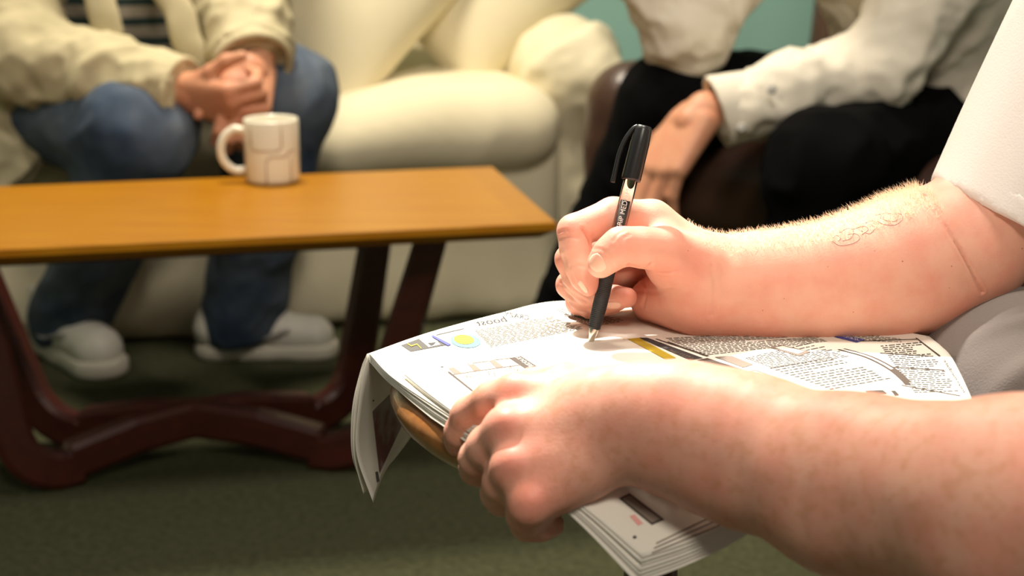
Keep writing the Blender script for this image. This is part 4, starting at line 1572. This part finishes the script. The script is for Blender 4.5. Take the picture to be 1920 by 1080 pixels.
# --- man in jeans on the sofa
jm = thing('person', 'person in cream jacket and blue jeans sitting on the sofa, hands clasped', 'person', (-0.62, 2.75, 0))
kL, kR = P(268, 248, 2.45), P(532, 178, 2.58)
aL, aR = P(132, 592, 2.68), P(452, 598, 2.68)
hL, hR = V(-0.92, 2.78, 0.455), V(-0.56, 2.96, 0.48)
eL, wL = P(52, 112, 2.56), P(352, 172, 2.43)
eR, wR = P(440, -40, 2.66), P(478, 128, 2.47)
sL, sR = V(-0.96, 2.74, 0.90), V(-0.46, 2.86, 0.93)
jc = V(-0.66, 2.62, 1.13)
jf = V(0.25, -1, -0.45)
hg, _, _ = head_groups(jc, jf)
g = [(hg, 0), ([cone((jc + V(0, 0.03, -0.06), 0.052), (V(-0.69, 2.76, 0.95), 0.06), None, 0.02), ell(V(-0.68, 2.84, 0.72), V(0.14, 0.10, 0.24), None, 0.03), ell(V(-0.66, 2.92, 0.52), V(0.15, 0.11, 0.09), None, 0.03),
                cone((sL, 0.05), (V(-0.69, 2.78, 0.92), 0.06), None, 0.03), cone((sR, 0.05), (V(-0.69, 2.78, 0.92), 0.06), None, 0.03)], 0.02)]
for k_, a_, h_ in ((kL, aL, hL), (kR, aR, hR)):
    g.append(([cone((h_, 0.06), (k_, 0.045), None, 0.02), cone((k_, 0.045), (a_, 0.035), None, 0.02)], 0.02))
for s_, e_, w_ in ((sL, eL, wL), (sR, eR, wR)):
    g.append(([cone((s_, 0.045), (e_, 0.037), None, 0.02), cone((e_, 0.037), (w_, 0.028), None, 0.02)], 0.02))
parts = [sdf_mesh(g, 0.009, 1)]
# clasped hands: one fist with the other folded over it
fw = unit(P(455, 205, 2.37) - wL)
parts.append(sdf_mesh([([cone((wL - fw * 0.06, 0.029), (wL + fw * 0.01, 0.026), None, 0.01)], 0.0)] + hand(wL, fw, V(0.25, -0.55, 0.8), 1.02, [1.0, 1.05, 1.1, 1.15], (0.7, 0.5)), 0.0028, 2))
fw2 = unit(P(458, 200, 2.40) - wR)
parts.append(sdf_mesh([([ell(P(436, 180, 2.425), V(0.042, 0.026, 0.036), None, 0.01), ell(P(462, 140, 2.445), V(0.036, 0.022, 0.036), None, 0.02)], 0)], 0.003, 1))
parts.append(sdf_mesh([([cone((wR - fw2 * 0.06, 0.029), (wR + fw2 * 0.01, 0.026), None, 0.01)], 0.0)] + hand(wR, fw2, V(-0.9, -0.35, 0.1), 1.02, [-0.75, -0.8, -0.85, -0.9], (0.6, -0.4)), 0.0028, 2))
v, q = merge_mesh(parts)
jbody = mesh_obj('body', v, q, M['skinj'], jm)
add_attr(jbody, 'flush', flush(v, [(wL + fw * 0.09, 0.03, 0.6), (wR + fw2 * 0.09, 0.03, 0.6)]))
add_attr(jbody, 'freckle', np.full(len(v), 0.5))
head_extras(jc, jf, jm, M['hairdark'])
# jeans
g = []
for k_, a_, h_, sd in ((kL, aL, hL, 0), (kR, aR, hR, 1)):
    c1 = (a_ + V(0, 0, 0.0), 0.074)
    g.append(([cone((h_, 0.098), (k_, 0.083), None, 0.03), cone((k_, 0.083), ((k_ * 0.45 + a_ * 0.55), 0.072), None, 0.03), cone((k_ * 0.45 + a_ * 0.55, 0.072), (a_ - V(0, 0, 0.01), 0.072), None, 0.03),
                plane_cut(a_ + V(0, 0, -0.035), V(0.15, 0, -1))], 0.03))
g.append(([ell(V(-0.74, 2.90, 0.50), V(0.21, 0.13, 0.11), None, 0.04)], 0.04))
v, q = sdf_mesh(g, 0.008, 1)
v = folds(v, q, 0.010, 34, 41, V(0.5, -0.6, 0.3), 0.4)
v = folds(v, q, 0.004, 80, 42, V(0.3, -0.3, 1.0), 0.5)
mesh_obj('jeans', v, q, M['jeans'], jm)
# striped jumper under the jacket
g = [([ell(V(-0.68, 2.80, 0.86), V(0.13, 0.11, 0.12), None, 0.04), ell(V(-0.675, 2.80, 0.70), V(0.16, 0.125, 0.26), None, 0.03), ell(V(-0.655, 2.88, 0.54), V(0.17, 0.13, 0.09), None, 0.03)], 0)]
v, q = sdf_mesh(g, 0.010, 1)
v = folds(v, q, 0.008, 50, 43)
mesh_obj('striped_jumper', v, q, M['stripe_a'], jm)
# jacket: open front, two sleeves with hems, tails
fr = unit(V(jf[0], jf[1], 0))
op0 = P(258, 30, 2.62)
g = [([cone((sL, 0.092), (V(-0.80, 2.82, 0.93), 0.092), None, 0.03), cone((V(-0.80, 2.84, 0.93), 0.092), (V(-0.58, 2.86, 0.94), 0.092), None, 0.03), cone((V(-0.58, 2.84, 0.94), 0.092), (sR, 0.092), None, 0.03),
       ell(V(-0.70, 2.86, 0.72), V(0.235, 0.165, 0.28), None, 0.03), ell(V(-0.72, 2.90, 0.52), V(0.25, 0.16, 0.14), None, 0.05),
       carve(ell(V(-0.685, 2.70, 0.96), V(0.085, 0.13, 0.14)), 0.02),
       carve(cone((P(262, -60, 2.60), 0.075), (P(262, 70, 2.60), 0.060)), 0.02), carve(cone((P(270, 60, 2.60), 0.060), (P(345, 140, 2.62), 0.055)), 0.02), carve(rbox(P(420, 230, 2.62), V(0.16, 0.16, 0.09), 0.03), 0.02)], 0),
     ([cone((sL, 0.088), (eL, 0.070), None, 0.03), cone((eL, 0.068), ((eL + wL) / 2, 0.056), None, 0.03), cone(((eL + wL) / 2, 0.056), (wL, 0.050), None, 0.02), plane_cut(wL - unit(wL - eL) * 0.012, unit(wL - eL))], 0.03),
     ([cone((sR, 0.090), (eR, 0.080), None, 0.03), cone((eR, 0.080), (wR, 0.058), None, 0.02), plane_cut(wR - unit(wR - eR) * 0.022, unit(wR - eR))], 0.03),
     (chain([(P(-60, 60, 2.66), 0.085), (P(-10, 200, 2.62), 0.075), (P(10, 290, 2.58), 0.055), (P(-2, 345, 2.57), 0.030)], (unit(V(0.3, -1, 0)), 0.6), 0.03), 0.04)]
v, q = sdf_mesh(g, 0.007, 1)
v = folds(v, q, 0.020, 44, 44, V(0.8, 0, 0.6), 0.5)
v = folds(v, q, 0.006, 95, 45)
jk = mesh_obj('jacket', v, q, M['jacket'], jm)
for w_, e_, r_ in ((wL, eL, 0.055), (wR, eR, 0.064)):
    d = unit(w_ - e_)
    v, q = sdf_mesh([([cone((w_ - d * 0.045, r_), (w_ - d * 0.004, r_), None, 0.0), carve(cone((w_ - d * 0.03, r_ - 0.012), (w_ + d * 0.1, r_ - 0.010)), 0.004),
                       plane_cut(w_ - d * 0.006, d), plane_cut(w_ - d * 0.045, -d)], 0)], 0.004, 1)
    mesh_obj('cuff', v, q, M['jacket'], jk)
# front edge bands of the open jacket
for pts in ([V(-0.60, 2.73, 0.97), V(-0.565, 2.655, 0.84), V(-0.575, 2.60, 0.74)] + [P(*p) for p in ((300, -40, 2.56), (335, 20, 2.53), (352, 80, 2.52), (385, 125, 2.52))],
            [V(-0.77, 2.72, 0.96), V(-0.79, 2.645, 0.84), V(-0.76, 2.60, 0.74)] + [P(*p) for p in ((170, -40, 2.56), (192, 20, 2.54), (205, 70, 2.54))]):
    b = MB()
    b.tube(catmull(pts, 6), 0.026, 12, 0.35, V(0, 1, 0.2))
    b.build('front_band', M['jacket'], jk)
# trainers
shoe(PZ(72, 640, 0.0), PZ(222, 714, 0.0), jm, M['shoe'], M['sole'])
shoe(PZ(365, 668, 0.0), PZ(642, 664, 0.0), jm, M['shoe'], M['sole'])

# --- man in white shirt in the leather armchair
sm = thing('person', 'person in white shirt and black trousers leaning forward in the leather armchair', 'person', (0.62, 2.65, 0))
knN, knF = P(1545, 315, 2.22), P(1262, 196, 2.50)
anN, anF = V(0.42, 2.26, 0.09), P(1062, 600, 2.62)
hpN, hpF = V(0.75, 2.58, 0.43), V(0.57, 2.76, 0.44)
elN, wrN = P(1640, 132, 2.36), P(1322, 208, 2.28)
shN = V(0.72, 2.40, 0.80)
elF, wrF = P(1285, 58, 2.48), P(1192, -70, 2.46)
shF = V(0.44, 2.60, 0.84)
sc_ = V(0.40, 2.38, 1.00)
sf = V(-0.6, -0.75, -0.2)
hg, _, _ = head_groups(sc_, sf)
ch = V(0.61, 2.50, 0.80)
g = [(hg, 0), ([cone((sc_ + V(0.03, 0.03, -0.06), 0.052), (ch + V(0, 0, 0.03), 0.06), None, 0.02), cone((ch, 0.11), (V(0.70, 2.68, 0.48), 0.10), None, 0.03),
                cone((shN, 0.05), (ch, 0.06), None, 0.03), cone((shF, 0.05), (ch, 0.06), None, 0.03)], 0.02)]
for k_, a_, h_ in ((knN, anN, hpN), (knF, anF, hpF)):
    g.append(([cone((h_, 0.06), (k_, 0.045), None, 0.02), cone((k_, 0.045), (a_, 0.035), None, 0.02)], 0.02))
for s_, e_, w_ in ((shN, elN, wrN), (shF, elF, wrF)):
    g.append(([cone((s_, 0.042), (e_, 0.035), None, 0.02), cone((e_, 0.035), (w_, 0.027), None, 0.02)], 0.02))
parts = [sdf_mesh(g, 0.009, 1)]
fw = unit(P(1252, 262, 2.25) - wrN)
fd = P(1215, 372, 2.24)
hd2 = unit(fd - P(1262, 250, 2.25))
parts.append(sdf_mesh([([cone((wrN + V(0.08, 0.01, 0.01), 0.030), (wrN, 0.027), None, 0.01), cone((wrN, 0.027), (wrN + fw * 0.03, 0.025), None, 0.01)], 0)] +
                      hand(wrN + fw * 0.012, unit(fw * 0.6 + hd2 * 0.6), V(-0.45, 0.75, 0.25), 1.12, [(-0.30, -0.35, -0.2), (-0.35, -0.35, -0.2), (-0.4, -0.4, -0.25), (-0.5, -0.4, -0.3)], (0.3, -0.5)), 0.0028, 2))
fwF = unit(sc_ + V(-0.02, -0.06, -0.06) - wrF)
parts.append(sdf_mesh(hand(wrF, fwF, V(-0.3, -0.8, 0.2), 1.0, [0.5, 0.6, 0.7, 0.8]), 0.003, 2))
v, q = merge_mesh(parts)
sbody = mesh_obj('body', v, q, M['skinj'], sm)
add_attr(sbody, 'flush', np.zeros(len(v)))
add_attr(sbody, 'freckle', np.full(len(v), 0.5))
head_extras(sc_, sf, sm, M['hairdark'])
# trousers
g = []
for k_, a_, h_ in ((knN, anN, hpN), (knF, anF, hpF)):
    g.append(([cone((h_, 0.095), (k_, 0.082), None, 0.03), cone((k_, 0.080), (a_ + V(0, 0, 0.01), 0.062), None, 0.03)], 0.03))
g.append(([ell(V(0.69, 2.70, 0.44), V(0.15, 0.15, 0.09), None, 0.04)], 0.04))
v, q = sdf_mesh(g, 0.009, 1)
v = folds(v, q, 0.012, 45, 51)
mesh_obj('trousers', v, q, M['black'], sm)
# shirt
g = [([cone((ch, 0.165), (V(0.72, 2.62, 0.54), 0.150), None, 0.03), ell(V(0.735, 2.60, 0.475), V(0.165, 0.15, 0.085), None, 0.04)], 0),
     ([cone((shN, 0.078), (elN, 0.058), None, 0.03), cone((elN, 0.058), ((elN + wrN) / 2, 0.050), None, 0.03), cone(((elN + wrN) / 2, 0.050), (wrN + V(0.05, 0, 0), 0.044), None, 0.02), plane_cut(wrN + V(0.025, 0, 0), V(-1, 0, 0))], 0.015),
     ([cone((shF, 0.085), (elF, 0.066), None, 0.03), cone((elF, 0.066), (wrF, 0.048), None, 0.02)], 0.015)]
v, q = sdf_mesh(g, 0.007, 1)
v = folds(v, q, 0.020, 44, 54, V(0.7, 0, 0.6), 0.5)
v = folds(v, q, 0.006, 95, 55)
sh = mesh_obj('shirt', v, q, M['shirt'], sm)
# wide open french cuff
c0, c1 = P(1345, 210, 2.275), P(1452, 188, 2.29)
d = unit(c1 - c0)
cn = unit(P(1365, 278, 2.27) - P(1322, 150, 2.28))
cutn = unit(np.cross(np.cross(cn, d), cn)) * -1
v, q = sdf_mesh([([cone((c0 - d * 0.05, 0.058), (c1, 0.050), (V(0, 1, 0), 0.75), 0.0), carve(cone((c0 - d * 0.1, 0.050), (c1 - d * 0.02, 0.042), (V(0, 1, 0), 0.7)), 0.004),
                   plane_cut(P(1322, 150, 2.28), cutn), plane_cut(c1, d)], 0)], 0.0035, 1)
cf = mesh_obj('cuff', v, q, M['shirt'], sh)
for px, py in ((1390, 240), (1447, 168)):
    b = MB()
    p = P(px, py, 2.232)
    b.lathe([(0.0, 0.0), (0.006, 0.0), (0.007, 0.002), (0.004, 0.003), (0.0, 0.002)], p, p + V(0, -1, 0.2), 16)
    b.build('cuff_button', M['shoegrey'], cf)
# placket strip down the shirt front edge
shoe(anN + V(0.03, 0.05, -0.09), anN + V(-0.13, -0.20, -0.09), sm, M['bshoe'], M['bshoe'], laces=False)
shoe(anF * V(1, 1, 0) + V(0.05, 0.04, 0), anF * V(1, 1, 0) + V(-0.13, -0.19, 0), sm, M['bshoe'], M['bshoe'], laces=False)
